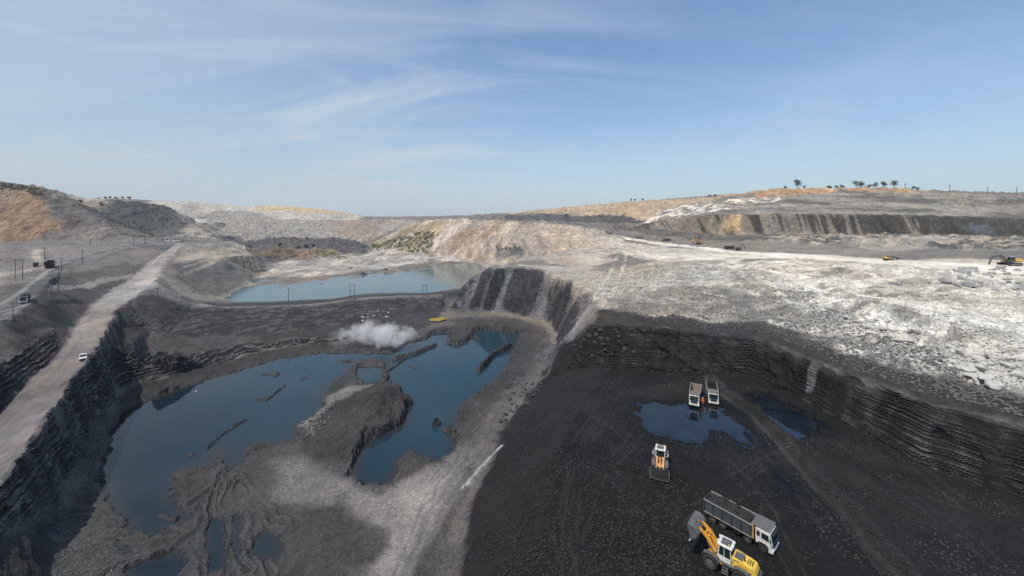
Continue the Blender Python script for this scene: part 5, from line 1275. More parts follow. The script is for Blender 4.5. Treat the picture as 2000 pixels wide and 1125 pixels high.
for px, py, lab, rz, bd_, cb_ in ft:
    q = tipper(lab, 'vehicles on the far bench road', bed=bd_, bedin=m_rust, rail=bd_, cabm=cb_, guard=False); stand(q, px, py, None, rz, .85)
q = tipper('pale tipper parked near the dark coal band right of the lake slope', bed=m_white, bedin=m_white, rail=m_white, cabm=m_white, guard=False); stand(q, 1060, 434.5, None, R(180), 1.0)
q2 = dup(q, gp(1081, 435), R(170), 'second pale tipper on the crest, just right of the first')
ex = excavator('large excavator with grey cab and yellow rear digging at the right edge', boom=8, stick=-68, body=m_yel2, cabm=m_dgrey)
stand(ex, 1972, 518, None, R(183), 1.35)
e2 = excavator('yellow excavator with folded arm on the white bench', boom=-5, stick=-140, body=m_yel2, cabm=m_dark, slew=0.0)
stand(e2, 1735, 509, None, R(-8), .66)
e3 = excavator('small orange excavator beside the far haul road', boom=30, stick=-60, body=m_yellow, cabm=m_yellow); stand(e3, 1365, 478, None, R(200), 1.15)
e4 = excavator('dark red excavator with raised arm among far spoil', boom=30, stick=-50, body=m_red, cabm=m_red); stand(e4, 1443, 488, None, R(20), .85)

# pickup on the haul road
def pickup(label):
    t = thing('pickup', label, 'pickup')
    b = MB().prism([(-2.5, .55), (-2.5, 1.15), (-.7, 1.2), (1.0, 1.2), (1.35, 1.15), (2.3, 1.02), (2.45, .8), (2.45, .5)], -.92, .92).build('body', m_white, t, .05)
    c_ = MB().hexa([(-.9, -.86, 1.15), (1.25, -.86, 1.12), (1.25, .86, 1.12), (-.9, .86, 1.15), (-.8, -.72, 1.85), (.45, -.72, 1.85), (.45, .72, 1.85), (-.8, .72, 1.85)]).build('cab', m_white, t, .05)
    MB().hexa([(1.20, -.76, 1.18), (1.24, -.76, 1.18), (1.24, .76, 1.18), (1.20, .76, 1.18), (.50, -.66, 1.80), (.55, -.66, 1.80), (.55, .66, 1.80), (.50, .66, 1.80)]).build('windshield', m_glass, c_)
    for s in (-1, 1):
        MB().hexa([(-.75, s * .86, 1.22), (.95, s * .86, 1.22), (.95, s * .88, 1.22), (-.75, s * .88, 1.22), (-.70, s * .735, 1.78), (.45, s * .735, 1.78), (.45, s * .755, 1.78), (-.70, s * .755, 1.78)]).build('side_window', m_glass, c_)
        MB().box(2.40, 2.48, s * .7 - .15, s * .7 + .15, .78, .92).build('headlight', m_lamp, b)
        MB().box(-2.3, -1.0, s * .90 - .05, s * .90 + .05, 1.15, 1.32).build('bed_side', m_white, b)
        for x in (-1.55, 1.55): wheel(x, s * .80, .38, .24, t, .01)
    MB().box(-2.3, -1.0, -.8, .8, 1.16, 1.19).build('cargo_bed', m_dgrey, b)
    MB().box(2.44, 2.50, -.5, .5, .62, .86).build('grille', m_dark, b); MB().box(2.35, 2.55, -.9, .9, .42, .58).build('bumper', m_dark, b)
    [MB().box(.55, .75, min(s * .9, s * 1.12), max(s * .9, s * 1.12), 1.2, 1.36).build('mirror', m_dark, c_) for s in (-1, 1)]
    return t
stand(pickup('white pickup driving down the pale haul road on the left'), 162, 702, None, R(-42), .85)

# pump barges on the upper lake
def barge(label, cabm, px, py, s, rz, z=-7.0):
    t = thing('pump_barge', label, 'barge')
    MB().prism([(-4.2, .55), (-3.8, -.35), (3.8, -.35), (4.2, .55)], -1.6, 1.6).build('hull', m_dark, t, .06)
    h = MB().box(-1.4, 1.6, -1.1, 1.1, .552, 2.2).build('pump_house', cabm, t, .04); MB().prism([(-1.7, 2.2), (1.9, 2.2), (.1, 2.75)], -1.3, 1.3).build('roof', cabm, h)
    MB().box(1.61, 1.64, -.4, .4, .7, 1.8).build('door', m_dark, h)
    MB().tube([(-1.5, .4, 1.2), (-3.5, .4, 1.4), (-4.6, .6, .4), (-7, 2, .15)], .16, 8).build('pipe', m_dgrey, t)
    r = MB()
    for x in (-3.8, -2.6, 2.6, 3.8):
        for y in (-1.5, 1.5): r.cyl((x, y, .5), (x, y, 1.5), .03, 6)
    r.cyl((-3.8, -1.5, 1.5), (3.8, -1.5, 1.5), .025, 6).cyl((-3.8, 1.5, 1.5), (3.8, 1.5, 1.5), .025, 6).build('railing', m_grey, t)
    p = W(px, py, z); t.location = p; t.rotation_euler = (0, 0, rz); t.scale = (s,) * 3
barge('green roofed pump barge moored at the far shore of the upper lake', m_green, 753, 529.5, 1.1, R(8))
barge('small blue pump barge at the edge of the mud flat', m_blue, 709, 536.5, .9, R(-15))

# site office at the end of the haul road
p = gp(336, 471); so_ = thing('site_office', 'long low white site office where the haul road ends', 'building', p, R(12))
wl_ = MB().box(-9, 9, -2.5, 2.5, -.5, 2.6).build('wall', m_white, so_); rf = MB().prism([(-9.4, 2.6), (9.4, 2.6), (9.2, 2.9), (-9.2, 2.9)], -2.9, 2.9).build('roof', m_edge, so_)
for k in range(5):
    if k == 2: MB().box(-.5, .5, -2.56, -2.5, -.3, 1.8).build('door', m_dgrey, so_)
    else: MB().box(-7.7 + k * 3.6, -6.3 + k * 3.6, -2.56, -2.5, .9, 1.9).build('window', m_glass, so_)

# ------------------------------------------------------------------ poles
def pole(label, px, pyb, pyt, kind='single', lean=0.0, mat=None, group='utility poles around the pit'):
    p = crest(px, pyb + 1) if 'skyline' in label else gp(px, pyb); h = (pyb - pyt) * p.y / F
    t = thing('utility_pole', label, 'pole', p, math.atan2(-p.x, p.y) * .5, group)
    r0 = max(.12, .0008 * p.y)
    mt = mat or m_wood
    if kind == 'twin':
        g = .62 * 4
        for s in (-1, 1): MB().cyl((s * g / 2, 0, -.6), (s * g / 2, 0, h), r0, 8, r0 * .7).build('post', mt, t)
        MB().box(-g / 2 - .7, g / 2 + .7, -.09, .09, h - .45, h - .2).build('crossarm', mt, t)
        MB().box(-g / 2, g / 2, -.06, .06, h * .55, h * .55 + .15).build('brace', mt, t)
        xs = (-g / 2 - .5, 0, g / 2 + .5)
    else:
        MB().cyl((0, 0, -.6), (lean, 0, h), r0, 8, r0 * .7).build('post', mt, t)
        MB().box(lean - .9, lean + .9, -.08, .08, h - .6, h - .42).build('crossarm', mt, t)
        xs = (lean - .75, lean + .75)
    for x in xs: MB().cyl((x, 0, h - .42 if kind != 'twin' else h - .2), (x, 0, h - .1 if kind != 'twin' else h + .1), .07, 6).build('insulator', m_grey, t)
for a in [('twin post pole beside the dirt track at the left edge', 37, 545, 507, 'twin'), ('single pole at the foot of the side track dust', 87, 508, 483), ('single pole below the white cabbed tipper at the left edge', 25.5, 629, 591),
          ('left of two close poles under the paved road', 101.5, 573, 537), ('right of two close poles under the paved road', 114, 568, 525), ('pole beside the paved road where the black tipper climbs', 120, 531, 504),
          ('pole by the bend of the paved road', 161, 512, 488), ('faint pole in front of the grey dump', 176, 480, 466), ('pole near the far end of the paved road', 261, 480, 462), ('tall thin pole in front of the dark flat dump', 283, 477, 447),
          ('lone pole where the berm track leaves the haul road', 308, 604, 562), ('single pole on the berm at the left end of the upper lake', 563.5, 597, 562), ('twin post pole on the berm, left one before the lake', 688, 585, 556, 'twin'),
          ('twin post pole on the berm, right one before the lake', 829.5, 580, 557, 'twin'), ('leftmost thin pole on the right skyline', 1855, 380.5, 367), ('middle thin pole on the right skyline', 1929, 381.5, 369), ('rightmost thin pole on the right skyline', 1986, 383.5, 369),
          ('short dark pole standing in the dust plume', 783, 648, 620)]:
    pole(*a)
pole('pale leaning mast at the foot of the coal wall', 877, 608, 568, 'single', -1.3, m_edge)

# ------------------------------------------------------------------ the banksman between the parked tippers
def person(label, loc, rz, s=1.0):
    t = thing('person', label, 'person', loc, rz, scale=s)
    J = {'hip': (0, 0, .95), 'belly': (0, 0, 1.12), 'chest': (.01, 0, 1.34), 'neck': (0, 0, 1.50), 'head0': (.01, 0, 1.58), 'head': (.015, 0, 1.68),
         'lh': (0, .10, .90), 'lk': (.05, .13, .50), 'la': (-.02, .14, .09), 'lt': (.15, .15, .04), 'rh': (0, -.10, .90), 'rk': (.03, -.13, .50), 'ra': (-.03, -.14, .09), 'rt': (.14, -.16, .04),
         'ls': (0, .19, 1.42), 'le': (-.02, .27, 1.15), 'lw': (.10, .25, .93), 'rs': (0, -.19, 1.42), 're': (-.02, -.28, 1.15), 'rw': (.04, -.29, .88)}
    E = [('hip', 'belly'), ('belly', 'chest'), ('chest', 'neck'), ('neck', 'head0'), ('head0', 'head'), ('hip', 'lh'), ('lh', 'lk'), ('lk', 'la'), ('la', 'lt'), ('hip', 'rh'), ('rh', 'rk'), ('rk', 'ra'), ('ra', 'rt'), ('chest', 'ls'), ('ls', 'le'), ('le', 'lw'), ('chest', 'rs'), ('rs', 're'), ('re', 'rw')]
    rad = dict(hip=.145, belly=.13, chest=.155, neck=.055, head0=.075, head=.095, lh=.10, lk=.065, la=.045, lt=.04, rh=.10, rk=.065, ra=.045, rt=.04, ls=.075, le=.048, lw=.03, rs=.075, re=.048, rw=.03)
    for s_ in 'lr':
        w0 = Vector(J[s_ + 'w']); sy = 1 if s_ == 'l' else -1
        J[s_ + 'p'] = tuple(w0 + Vector((.03, 0, -.08))); rad[s_ + 'p'] = .032; E.append((s_ + 'w', s_ + 'p'))
        for k, (oy, ln) in enumerate([(-.03, .055), (-.01, .07), (.01, .075), (.03, .065)]):
            a = f'{s_}f{k}a'; b = f'{s_}f{k}b'; J[a] = tuple(Vector(J[s_ + 'p']) + Vector((oy, sy * .005, -ln * .6))); J[b] = tuple(Vector(J[a]) + Vector((.01, -sy * .012, -ln * .5)))
            rad[a] = .010; rad[b] = .008; E += [(s_ + 'p', a), (a, b)]
        a = f'{s_}th'; J[a] = tuple(w0 + Vector((.07, -sy * .01, -.09))); rad[a] = .011; E.append((s_ + 'p', a))
    ks = list(J); me = bpy.data.meshes.new('body'); me.from_pydata([J[k] for k in ks], [(ks.index(a), ks.index(b)) for a, b in E], [])
    o = bpy.data.objects.new('body', me); C.objects.link(o); o.parent = t
    o.modifiers.new('s', 'SKIN'); sv = me.skin_vertices[0].data
    for i, k in enumerate(ks): sv[i].radius = (rad[k], rad[k]); sv[i].use_root = (k == 'hip')
    o.modifiers.new('b', 'SUBSURF').levels = 1; o.modifiers['b'].render_levels = 2
    me.materials.append(m_skin)
    def shell(name, J2, E2, rr, mt):
        k2 = list(J2); m2 = bpy.data.meshes.new(name); m2.from_pydata([J2[k] for k in k2], [(k2.index(a), k2.index(b)) for a, b in E2], [])
        q = bpy.data.objects.new(name, m2); C.objects.link(q); q.parent = t; q.modifiers.new('s', 'SKIN'); s2 = m2.skin_vertices[0].data
        for i, k in enumerate(k2): s2[i].radius = (rr[k], rr[k]); s2[i].use_root = (i == 0)
        q.modifiers.new('b', 'SUBSURF').render_levels = 2; m2.materials.append(mt)
    up = ['belly', 'chest', 'ls', 'le', 'rs', 're']; J2 = {k: J[k] for k in up}; J2['base'] = (0, 0, .93); J2['lw'] = tuple((Vector(J['le']) + Vector(J['lw'])) / 2 + Vector((.02, 0, -.05))); J2['rw'] = tuple((Vector(J['re']) + Vector(J['rw'])) / 2 + Vector((.01, 0, -.05)))
    rr = {k: rad[k] + .022 for k in up}; rr['base'] = .165; rr['lw'] = .055; rr['rw'] = .055
    J2 = {k: J2[k] for k in ['belly', 'base', 'chest', 'ls', 'le', 'lw', 'rs', 're', 'rw']}
    shell('jacket', J2, [('base', 'belly'), ('belly', 'chest'), ('chest', 'ls'), ('ls', 'le'), ('le', 'lw'), ('chest', 'rs'), ('rs', 're'), ('re', 'rw')], rr, m_orange)
    lw_ = {k: J[k] for k in ['hip', 'lh', 'lk', 'la', 'rh', 'rk', 'ra']}
    shell('trousers', lw_, [('hip', 'lh'), ('lh', 'lk'), ('lk', 'la'), ('hip', 'rh'), ('rh', 'rk'), ('rk', 'ra')], {k: rad[k] + .02 for k in lw_}, m_orange)
    hat = MB(); pr = [(.135, 1.70), (.125, 1.74), (.10, 1.79), (.05, 1.825), (.001, 1.83)]; n = 16
    v = [(.015 + r_ * math.cos(2 * math.pi * k / n), r_ * math.sin(2 * math.pi * k / n), z_) for r_, z_ in pr for k in range(n)]
    hat.add(v, [(q * n + k, q * n + (k + 1) % n, (q + 1) * n + (k + 1) % n, (q + 1) * n + k) for q in range(4) for k in range(n)] + [tuple(range(n))]); hat.build('hard_hat', m_hat, t, smooth=True)
    fc = MB().box(.10, .125, -.045, -.025, 1.685, 1.695).box(.10, .125, .025, .045, 1.685, 1.695).box(.10, .12, -.025, .025, 1.615, 1.622); fc.build('face', m_dark, t)
    MB().hexa([(.10, -.012, 1.635), (.135, -.012, 1.635), (.135, .012, 1.635), (.10, .012, 1.635), (.10, -.006, 1.68), (.112, -.006, 1.68), (.112, .006, 1.68), (.10, .006, 1.68)]).build('nose', m_skin, t)
    for s_ in (-1, 1): MB().box(-.12, .20, s_ * .145 - .05, s_ * .145 + .05, 0, .09).build('boot', m_dark, t, .02)
    return t
p = Vector(W(1372.5, 790, 0)); p.z = gz(p.x, p.y); person('person in orange workwear standing between the two parked tippers', p, R(-100), 1.0)

# ------------------------------------------------------------------ trees, bushes, scrub
m_leaf = [pmat('leaf_dark', (.022, .036, .016), .7, dirt=.3, dcol=(.05, .06, .03), scale=1), pmat('leaf_dull', (.07, .085, .045), .7, dirt=.3, dcol=(.12, .11, .07), scale=1), pmat('leaf_dry', (.16, .15, .11), .8, dirt=.3, dcol=(.2, .18, .13), scale=1)]
m_bark = pmat('bark', (.09, .07, .055), .9, dirt=.3)
def leaves(mb, c, r, n, sz, g):
    for k in range(n):
        d = Vector(g.normal(size=3)).normalized() * r * (g.random() ** .4); p = Vector(c) + Vector((d.x, d.y, d.z * .8))
        a = Vector(g.normal(size=3)).normalized() * sz * g.uniform(.6, 1.3); b = a.orthogonal().normalized() * sz * g.uniform(.5, 1.0)
        mb.add([p - a, p + b, p + a, p - b], [(0, 1, 2, 3)])
def tree(label, px, pyb, pyt, wpx, kind=0, seed=1, group='trees on the right skyline', name='tree', cat='tree', Yd=None):
    p = (crest(px, pyb + 2.0) if 'skyline' in group else gp(px, pyb + 1.0)) if Yd is None else gw(px, Yd); k = p.y / F; h = (pyb - pyt + (2.0 if 'skyline' in group else 1.0)) * k; w_ = wpx * k; g = np.random.default_rng(seed)
    t = thing(name, label, cat, p, 0, group)
    tr_ = MB(); r0 = max(h * .035, .18); tr_.cyl((0, 0, -.5), (h * .02, 0, h * .45), r0, 8, r0 * .6)
    cr = MB(); bush = h < w_ * .75
    nb = 6 if bush else 9
    for i in range(nb):
        a = 6.28 * i / nb + g.uniform(-.4, .4); rr_ = w_ * .28 * g.uniform(.3, 1.1); zz = h * (g.uniform(.2, .7) if bush else g.uniform(.28, .85))
        e = (rr_ * math.cos(a), rr_ * math.sin(a), zz); tr_.cyl((h * .01, 0, h * (.1 if bush else .35)), e, r0 * .4, 6, r0 * .12)
        if kind == 3 and i > 3: continue
        leaves(cr, e, min(w_, h * 1.2) * g.uniform(.20, .32), 90 if kind != 3 else 16, max(w_ * .035, .22), g)
    if kind != 3: leaves(cr, (0, 0, h * (.42 if bush else .58)), min(w_, h) * .36, 140, max(w_ * .04, .22), g)
    tr_.build('trunk', m_bark, t); cr.build('crown', m_leaf[min(kind, 2)], t)
TL = [(1534, 370, 366.5, 8, 0, 'low dark bush leftmost on the right orange ridge'), (1558, 368, 352.5, 15, 0, 'tall dark ragged tree standing alone left on the orange ridge'), (1571, 367.5, 364, 5, 0, 'small bush right of the tall lone tree'),
      (1620, 366.5, 362, 13, 0, 'wide low bush, first of three left of the paired trees'), (1634, 366, 361.5, 8, 0, 'small round bush, middle of three on the ridge'), (1645, 366, 360.5, 11, 0, 'dense bush, last of three on the ridge'),
      (1672, 364, 352, 12, 1, 'pale feathery tree leaning against a darker green one'), (1682, 363, 353.5, 13, 0, 'green round tree right of the pale feathery one'), (1698, 364, 358, 11, 0, 'low round bush right of the green tree'),
      (1710, 364, 354.5, 11, 0, 'dark upright tree in the middle of the ridge top'), (1726, 364.5, 356, 13, 1, 'dull thin spreading tree left of the densest tree'), (1747, 364, 353, 14, 0, 'densest dark round tree on the ridge top'),
      (1768, 364.5, 351.5, 7, 3, 'bare tall thin tree right of the densest tree'), (1784, 372, 366, 7, 0, 'small dark tree at the right end of the orange ridge'), (1792, 374.5, 370, 7, 0, 'tiny bush below the right end of the orange ridge')]
for i, (px, b_, t_, w_, k_, lab) in enumerate(TL): tree(lab, px, b_, b_ - (b_ - t_) * (1.12 if b_ - t_ < 14 else 1.0), w_ * 1.15, k_, i + 20)
for i, (px, b_, t_, w_, lab) in enumerate([(1233, 396, 391, 5, 'small tree leftmost of three on the tan skyline dump'), (1240, 396, 392, 6, 'small tree middle of three on the tan skyline dump'), (1255, 395.5, 392.5, 7, 'low bush rightmost of three on the tan skyline dump'), (1386, 386, 382, 9, 'left of two bushes where the tan dump meets the white slope'), (1397, 385, 381.5, 6, 'right of two bushes where the tan dump meets the white slope')]):
    tree(lab, px, b_, t_, w_, 0, i + 60, 'bushes on the middle skyline')
for i, (px, b_, w_, lab) in enumerate([(206, 388.5, 8, 'first dark bush from the left on the far pale dump'), (215, 388.5, 6, 'second dark bush from the left on the far pale dump'), (226, 389, 9, 'third dark bush from the left on the far pale dump'), (240, 389, 7, 'fourth dark bush from the left on the far pale dump'), (252, 389.5, 9, 'fifth dark bush from the left on the far pale dump')]):
    tree(lab, px, b_, b_ - 3, w_, 0, i + 80, 'bushes on the far left skyline', 'bush', 'bush')
for i, (px, b_, t_, w_, k_, lab) in enumerate([(547, 485, 477, 8, 0, 'dark bush at the left foot of the dark mesa'), (598, 483, 475, 13, 0, 'largest dark bush in front of the dark mesa'), (612, 481, 476, 8, 0, 'small dark bush right of the largest one'), (582, 484, 477, 14, 2, 'pale yellowish shrub left of the largest dark bush'), (600, 468, 462, 4, 0, 'tiny bush on top of the dark mesa'), (197, 403, 397, 6, 0, 'small dark bush on the flat topped dark dump'), (157, 397, 392, 6, 0, 'small dark bush behind the grey dump crest')]):
    tree(lab, px, b_, t_, w_, k_, i + 90, 'bushes among the left dumps', 'bush', 'bush')
def scrub(name, label, poly, n, sz, mats, seed):
    g = np.random.default_rng(seed); xs = [p[0] for p in poly]; ys = [p[1] for p in poly]; mb = MB(); c_ = 0
    def inside(x, y):
        r_ = False
        for (x0, y0), (x1, y1) in zip(poly, poly[1:] + poly[:1]):
            if (y0 > y) != (y1 > y) and x < (x1 - x0) * (y - y0) / (y1 - y0) + x0: r_ = not r_
        return r_
    while c_ < n:
        x, y = g.uniform(min(xs), max(xs)), g.uniform(min(ys), max(ys))
        if not inside(x, y): continue
        p = gp(x, y); s = sz * g.uniform(.4, 1.2); leaves(mb, p + Vector((0, 0, s * .4)), s, 14, s * .32, g); c_ += 1
    o = mb.build(name, mats); o['kind'] = 'stuff'; o['label'] = label; o['category'] = 'scrub'
scrub('scrub', 'dull green scrub along the foot of the slope beside the far lake shore', [(722, 483), (765, 473), (800, 462), (820, 450), (850, 455), (846, 478), (838, 498), (790, 492), (735, 488)], 420, 2.2, m_leaf[1], 5)
scrub('scrub', 'dark scrub on top of the small grey outcrop right of the upper lake', [(968, 482), (1000, 478), (1022, 482), (1020, 492), (975, 490)], 60, 1.6, m_leaf[1], 6)
scrub('scrub', 'thin dark scrub on the crest of the brown dump at the left edge', [(0, 361), (45, 363), (70, 370), (85, 384), (70, 386), (40, 372), (0, 372)], 130, 1.5, m_leaf[1], 8)
scrub('dry_grass', 'yellowish dry grass on the small mound before the dark mesa', [(590, 500), (615, 488), (645, 489), (668, 498), (690, 506), (640, 507)], 160, 1.5, m_leaf[2], 9)

# ------------------------------------------------------------------ boulders and loose stones
def rockmesh(seed, sub=1):
    g = np.random.default_rng(seed); bm = bmesh.new(); bmesh.ops.create_icosphere(bm, subdivisions=sub + 1, radius=1)
    ax = [(Vector(g.normal(size=3)).normalized(), g.uniform(.45, .85)) for _ in range(9)]
    for v in bm.verts:
        for a, d in ax:
            e = v.co.dot(a) - d
            if e > 0: v.co -= a * e
        v.co *= g.uniform(.95, 1.05)
        v.co.z *= .75
    me = bpy.data.meshes.new('boulder'); bm.to_mesh(me); bm.free(); return me
RM = {}
for nm_, mt in (('w', m_rock_w), ('g', m_rock_g), ('k', m_rock_k), ('d', m_rock_d)):
    RM[nm_] = []
    for i in range(5): m_ = rockmesh(100 + i); m_.materials.append(mt); RM[nm_].append(m_)
g = np.random.default_rng(33)
def boulders(poly_pts, n, smin, smax, kind, label, group):
    for i in range(n):
        a, b_, c_, d_ = poly_pts; u1, v1 = g.random(), g.random()
        x = (a[0] * (1 - u1) + b_[0] * u1) * (1 - v1) + (d_[0] * (1 - u1) + c_[0] * u1) * v1; y = (a[1] * (1 - u1) + b_[1] * u1) * (1 - v1) + (d_[1] * (1 - u1) + c_[1] * u1) * v1
        p = gp(x, y); s = smin + (smax - smin) * g.random() ** 2.5
        o = bpy.data.objects.new('boulder', RM[kind][int(g.integers(5))]); C.objects.link(o)
        o.location = (p.x, p.y, p.z + s * .25); o.scale = (s * g.uniform(.8, 1.4), s * g.uniform(.7, 1.1), s * g.uniform(.6, 1)); o.rotation_euler = (g.uniform(-.5, .5), g.uniform(-.5, .5), g.uniform(0, 6.28))
        tag(o, label, 'boulder', group)
boulders([(1850, 700), (2000, 705), (2000, 775), (1870, 745)], 60, .5, 1.7, 'w', 'pale angular boulder in the rock pile at the right edge above the coal wall', 'pale boulders above the coal wall')
boulders([(1640, 590), (1800, 640), (1790, 690), (1650, 640)], 55, .5, 1.6, 'w', 'pale boulder on the broken scarp below the white bench', 'boulders on the white scarp')
boulders([(1890, 520), (2000, 523), (2000, 575), (1800, 560)], 55, .6, 2.4, 'g', 'grey slab like rock around the right edge excavator', 'grey slabs by the right edge excavator')
boulders([(346, 766), (356, 770), (352, 774), (344, 771)], 3, .6, 1.0, 'w', 'white rock at the left pond shore', 'white rocks at the pond shore')
boulders([(376, 758), (390, 758), (388, 765), (374, 765)], 4, .6, 1.1, 'w', 'white rock in the group right of the first shore rocks', 'white rocks grouped at the pond shore')
boulders([(988, 740), (1060, 742), (1050, 790), (975, 830)], 60, .35, 1.0, 'k', 'black coal boulder on the rubble slope right of the basin track', 'coal boulders on the rubble slope')
boulders([(1120, 645), (1230, 640), (1260, 690), (1110, 715)], 60, .4, 1.3, 'k', 'black coal block on the collapsed corner of the coal wall', 'coal blocks on the collapsed corner')
boulders([(580, 830), (640, 800), (650, 830), (590, 860)], 40, .3, .8, 'd', 'grey rock on the pale stony side of the pond peninsula', 'rocks on the pond peninsula')
boulders([(700, 612), (760, 606), (765, 622), (705, 628)], 16, .5, 1.0, 'w', 'pale rock scattered on the dark bench under the berm', 'pale rocks on the bench under the berm')
def gravel(name, label, poly, n, smin, smax, mat, seed, persp=True):
    g = np.random.default_rng(seed); xs = [p[0] for p in poly]; ys = [p[1] for p in poly]; V_ = []; F_ = []
    base = [(Vector(v.co)) for v in RM['k'][0].vertices]; 
    bm = bmesh.new(); bmesh.ops.create_icosphere(bm, subdivisions=1, radius=1); bv = np.array([v.co[:] for v in bm.verts]); bf = np.array([[v.index for v in f.verts] for f in bm.faces]); bm.free()
    k = 0; vs = []; fs = []
    while k < n:
        x, y = g.uniform(min(xs), max(xs)), g.uniform(min(ys), max(ys)); r_ = False
        for (x0, y0), (x1, y1) in zip(poly, poly[1:] + poly[:1]):
            if (y0 > y) != (y1 > y) and x < (x1 - x0) * (y - y0) / (y1 - y0) + x0: r_ = not r_
        if not r_: continue
        p = gp(x, y); s = smin + (smax - smin) * g.random() ** 3
        a = g.uniform(0, 6.28); q = bv * g.uniform(.6, 1.3, (12, 1)) * np.array([1.2, .9, .7]) * s
        q = q @ np.array([[math.cos(a), math.sin(a), 0], [-math.sin(a), math.cos(a), 0], [0, 0, 1]])
        vs.append(q + np.array(p) + [0, 0, s * .2]); fs.append(bf + 12 * k); k += 1
    vs = np.concatenate(vs); fs = np.concatenate(fs); me = bpy.data.meshes.new(name)
    me.vertices.add(len(vs)); me.loops.add(fs.size); me.polygons.add(len(fs)); me.vertices.foreach_set('co', vs.astype(np.float32).ravel()); me.loops.foreach_set('vertex_index', fs.ravel().astype(np.int32))
    me.polygons.foreach_set('loop_start', np.arange(0, fs.size, 3, dtype=np.int32)); me.polygons.foreach_set('loop_total', np.full(len(fs), 3, np.int32)); me.update(); me.materials.append(mat)
    o = bpy.data.objects.new(name, me); C.objects.link(o); o['kind'] = 'stuff'; o['label'] = label; o['category'] = 'stones'
gravel('coal_lumps', 'loose coal lumps strewn over the near coal floor', [(1010, 830), (1180, 770), (1260, 900), (1340, 960), (1350, 1125), (940, 1125), (950, 960)], 9000, .04, .22, m_coalm, 1)
gravel('coal_lumps', 'coal lumps along the windrow on the coal floor', [(1400, 742), (1445, 775), (1500, 800), (1560, 860), (1620, 940), (1710, 1030), (1800, 1125), (1720, 1125), (1640, 1020), (1560, 920), (1500, 840), (1430, 790)], 5000, .04, .2, m_coalm, 2)
gravel('rubble', 'pale broken rock strewn over the white bench', [(1560, 515), (1760, 525), (2000, 545), (2000, 780), (1860, 745), (1700, 690), (1560, 620), (1480, 560)], 4500, .10, .5, m_rock_w, 3)
gravel('rubble', 'grey broken rock on the slopes above the coal wall', [(1180, 600), (1300, 560), (1560, 560), (1700, 650), (1900, 740), (2000, 790), (2000, 820), (1700, 735), (1500, 655), (1300, 635)], 7000, .08, .4, m_rock_d, 4)
gravel('rubble', 'grey stones on the spoil at the lower left of the pond', [(110, 980), (210, 960), (250, 1040), (330, 1125), (100, 1125)], 3500, .04, .2, m_rock_d, 5)
gravel('rubble', 'pale stones scattered on the plain beside the far haul road', [(1010, 520), (1200, 530), (1400, 520), (1500, 540), (1300, 560), (1180, 580), (1100, 530)], 2500, .2, .8, m_rock_w, 6)

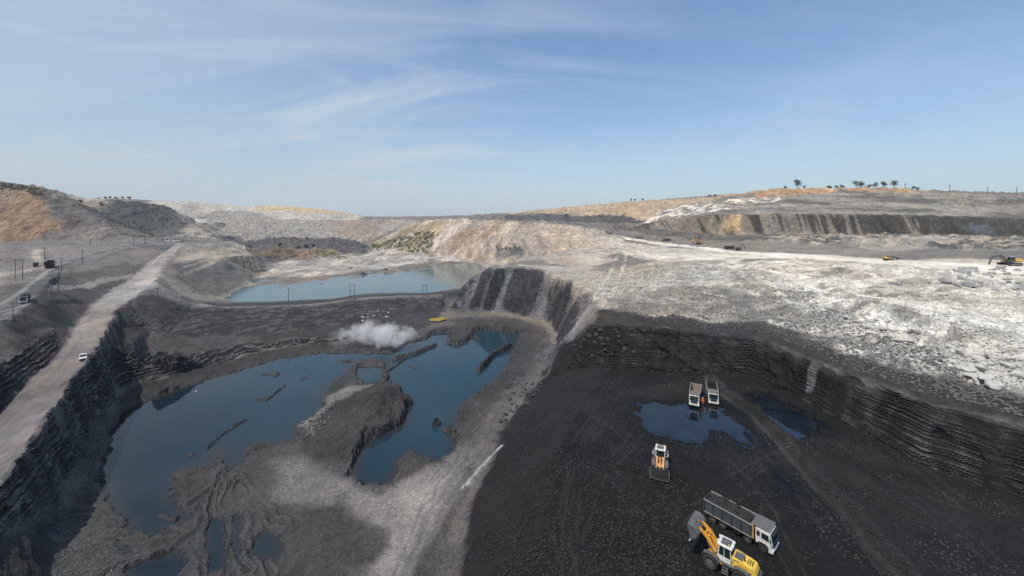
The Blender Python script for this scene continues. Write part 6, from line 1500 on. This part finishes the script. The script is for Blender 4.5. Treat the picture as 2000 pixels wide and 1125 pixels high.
# ------------------------------------------------------------------ dust plume and smoke
def plume(name, label, px0, px1, py_b, z, hgt, dens, seed, colr, lumps, cat, Yd=None, dep=10):
    xa = W(px0, py_b, z) if Yd is None else D(px0, py_b, Yd); xb = W(px1, py_b, z) if Yd is None else D(px1, py_b, Yd)
    g = np.random.default_rng(seed); cx_, cy_, cz_ = (xa[0] + xb[0]) / 2, (xa[1] + xb[1]) / 2, xa[2] if Yd is None else xa[2]
    bm = bmesh.new(); lx = abs(xb[0] - xa[0]) / 2
    bmesh.ops.create_icosphere(bm, subdivisions=4, radius=1)
    for v in bm.verts: v.co = (v.co.x * lx, v.co.y * dep, (v.co.z + .75) * hgt * .62)
    me = bpy.data.meshes.new(name); bm.to_mesh(me); bm.free(); o = bpy.data.objects.new(name, me); C.objects.link(o); o.location = (cx_, cy_, cz_)
    m = bpy.data.materials.new(name); m.use_nodes = True; nt = m.node_tree; nt.nodes.clear(); tcn = N(nt, 'ShaderNodeTexCoord')
    mp = N(nt, 'ShaderNodeMapping'); mp.inputs['Scale'].default_value = (1 / lx, 1 / dep, 1 / (hgt * .62)); mp.inputs['Location'].default_value = (0, 0, -.75); L(nt, tcn.outputs['Object'], mp.inputs[0])
    vl = N(nt, 'ShaderNodeVectorMath', operation='LENGTH'); L(nt, mp.outputs[0], vl.inputs[0])
    n = N(nt, 'ShaderNodeTexNoise'); n.inputs['Scale'].default_value = lumps; n.inputs['Detail'].default_value = 5; n.inputs['Roughness'].default_value = .6; L(nt, tcn.outputs['Object'], n.inputs['Vector'])
    f = MATH(nt, 'SUBTRACT', MATH(nt, 'MULTIPLY', n.outputs[0], 1.9), vl.outputs['Value'])
    f = MATH(nt, 'MULTIPLY', RAMP(nt, MATH(nt, 'ADD', f, .0), (0.27, 0.0), (1.0, 1.0)), dens)
    pv = N(nt, 'ShaderNodeVolumePrincipled'); L(nt, f, pv.inputs['Density']); pv.inputs['Color'].default_value = (*colr, 1); pv.inputs['Anisotropy'].default_value = -.25
    oo = N(nt, 'ShaderNodeOutputMaterial'); L(nt, pv.outputs[0], oo.inputs['Volume']); me.materials.append(m)
    o['kind'] = 'stuff'; o['label'] = label; o['category'] = cat
    return o
plume('dust_plume', 'white dust plume drifting low over the bench above the pond', 645, 835, 676, -13.5, 13, .42, 3, (.99, .985, .98), .15, 'dust')
plume('smoke', 'thin bluish smoke before the dark highwall at the right edge', 1865, 1960, 462, 0, 16, .03, 5, (.6, .75, .95), .12, 'smoke', Yd=366, dep=8)
# ------------------------------------------------------------------ haze
bm = bmesh.new(); bmesh.ops.create_cube(bm, size=1.0)
me = bpy.data.meshes.new('haze'); bm.to_mesh(me); bm.free()
hzo = bpy.data.objects.new('haze', me); C.objects.link(hzo)
zlo, zhi = float(Z.min()) - 1.5, float(Z.max()) + 22
hzo.scale = (30000, 5200, zhi - zlo); hzo.location = (0, 5200 / 2 - 500, (zhi + zlo) / 2)
hm = bpy.data.materials.new('haze'); hm.use_nodes = True; nt = hm.node_tree; nt.nodes.clear()
pv = N(nt, 'ShaderNodeVolumePrincipled'); pv.inputs['Density'].default_value = HAZE
pv.inputs['Color'].default_value = (0.78, 0.88, 1.0, 1); pv.inputs['Anisotropy'].default_value = 0.0
oo = N(nt, 'ShaderNodeOutputMaterial'); L(nt, pv.outputs[0], oo.inputs['Volume'])
me.materials.append(hm); hzo['kind'] = 'stuff'; hzo['label'] = 'thin pale haze over the whole pit'; hzo['category'] = 'haze'
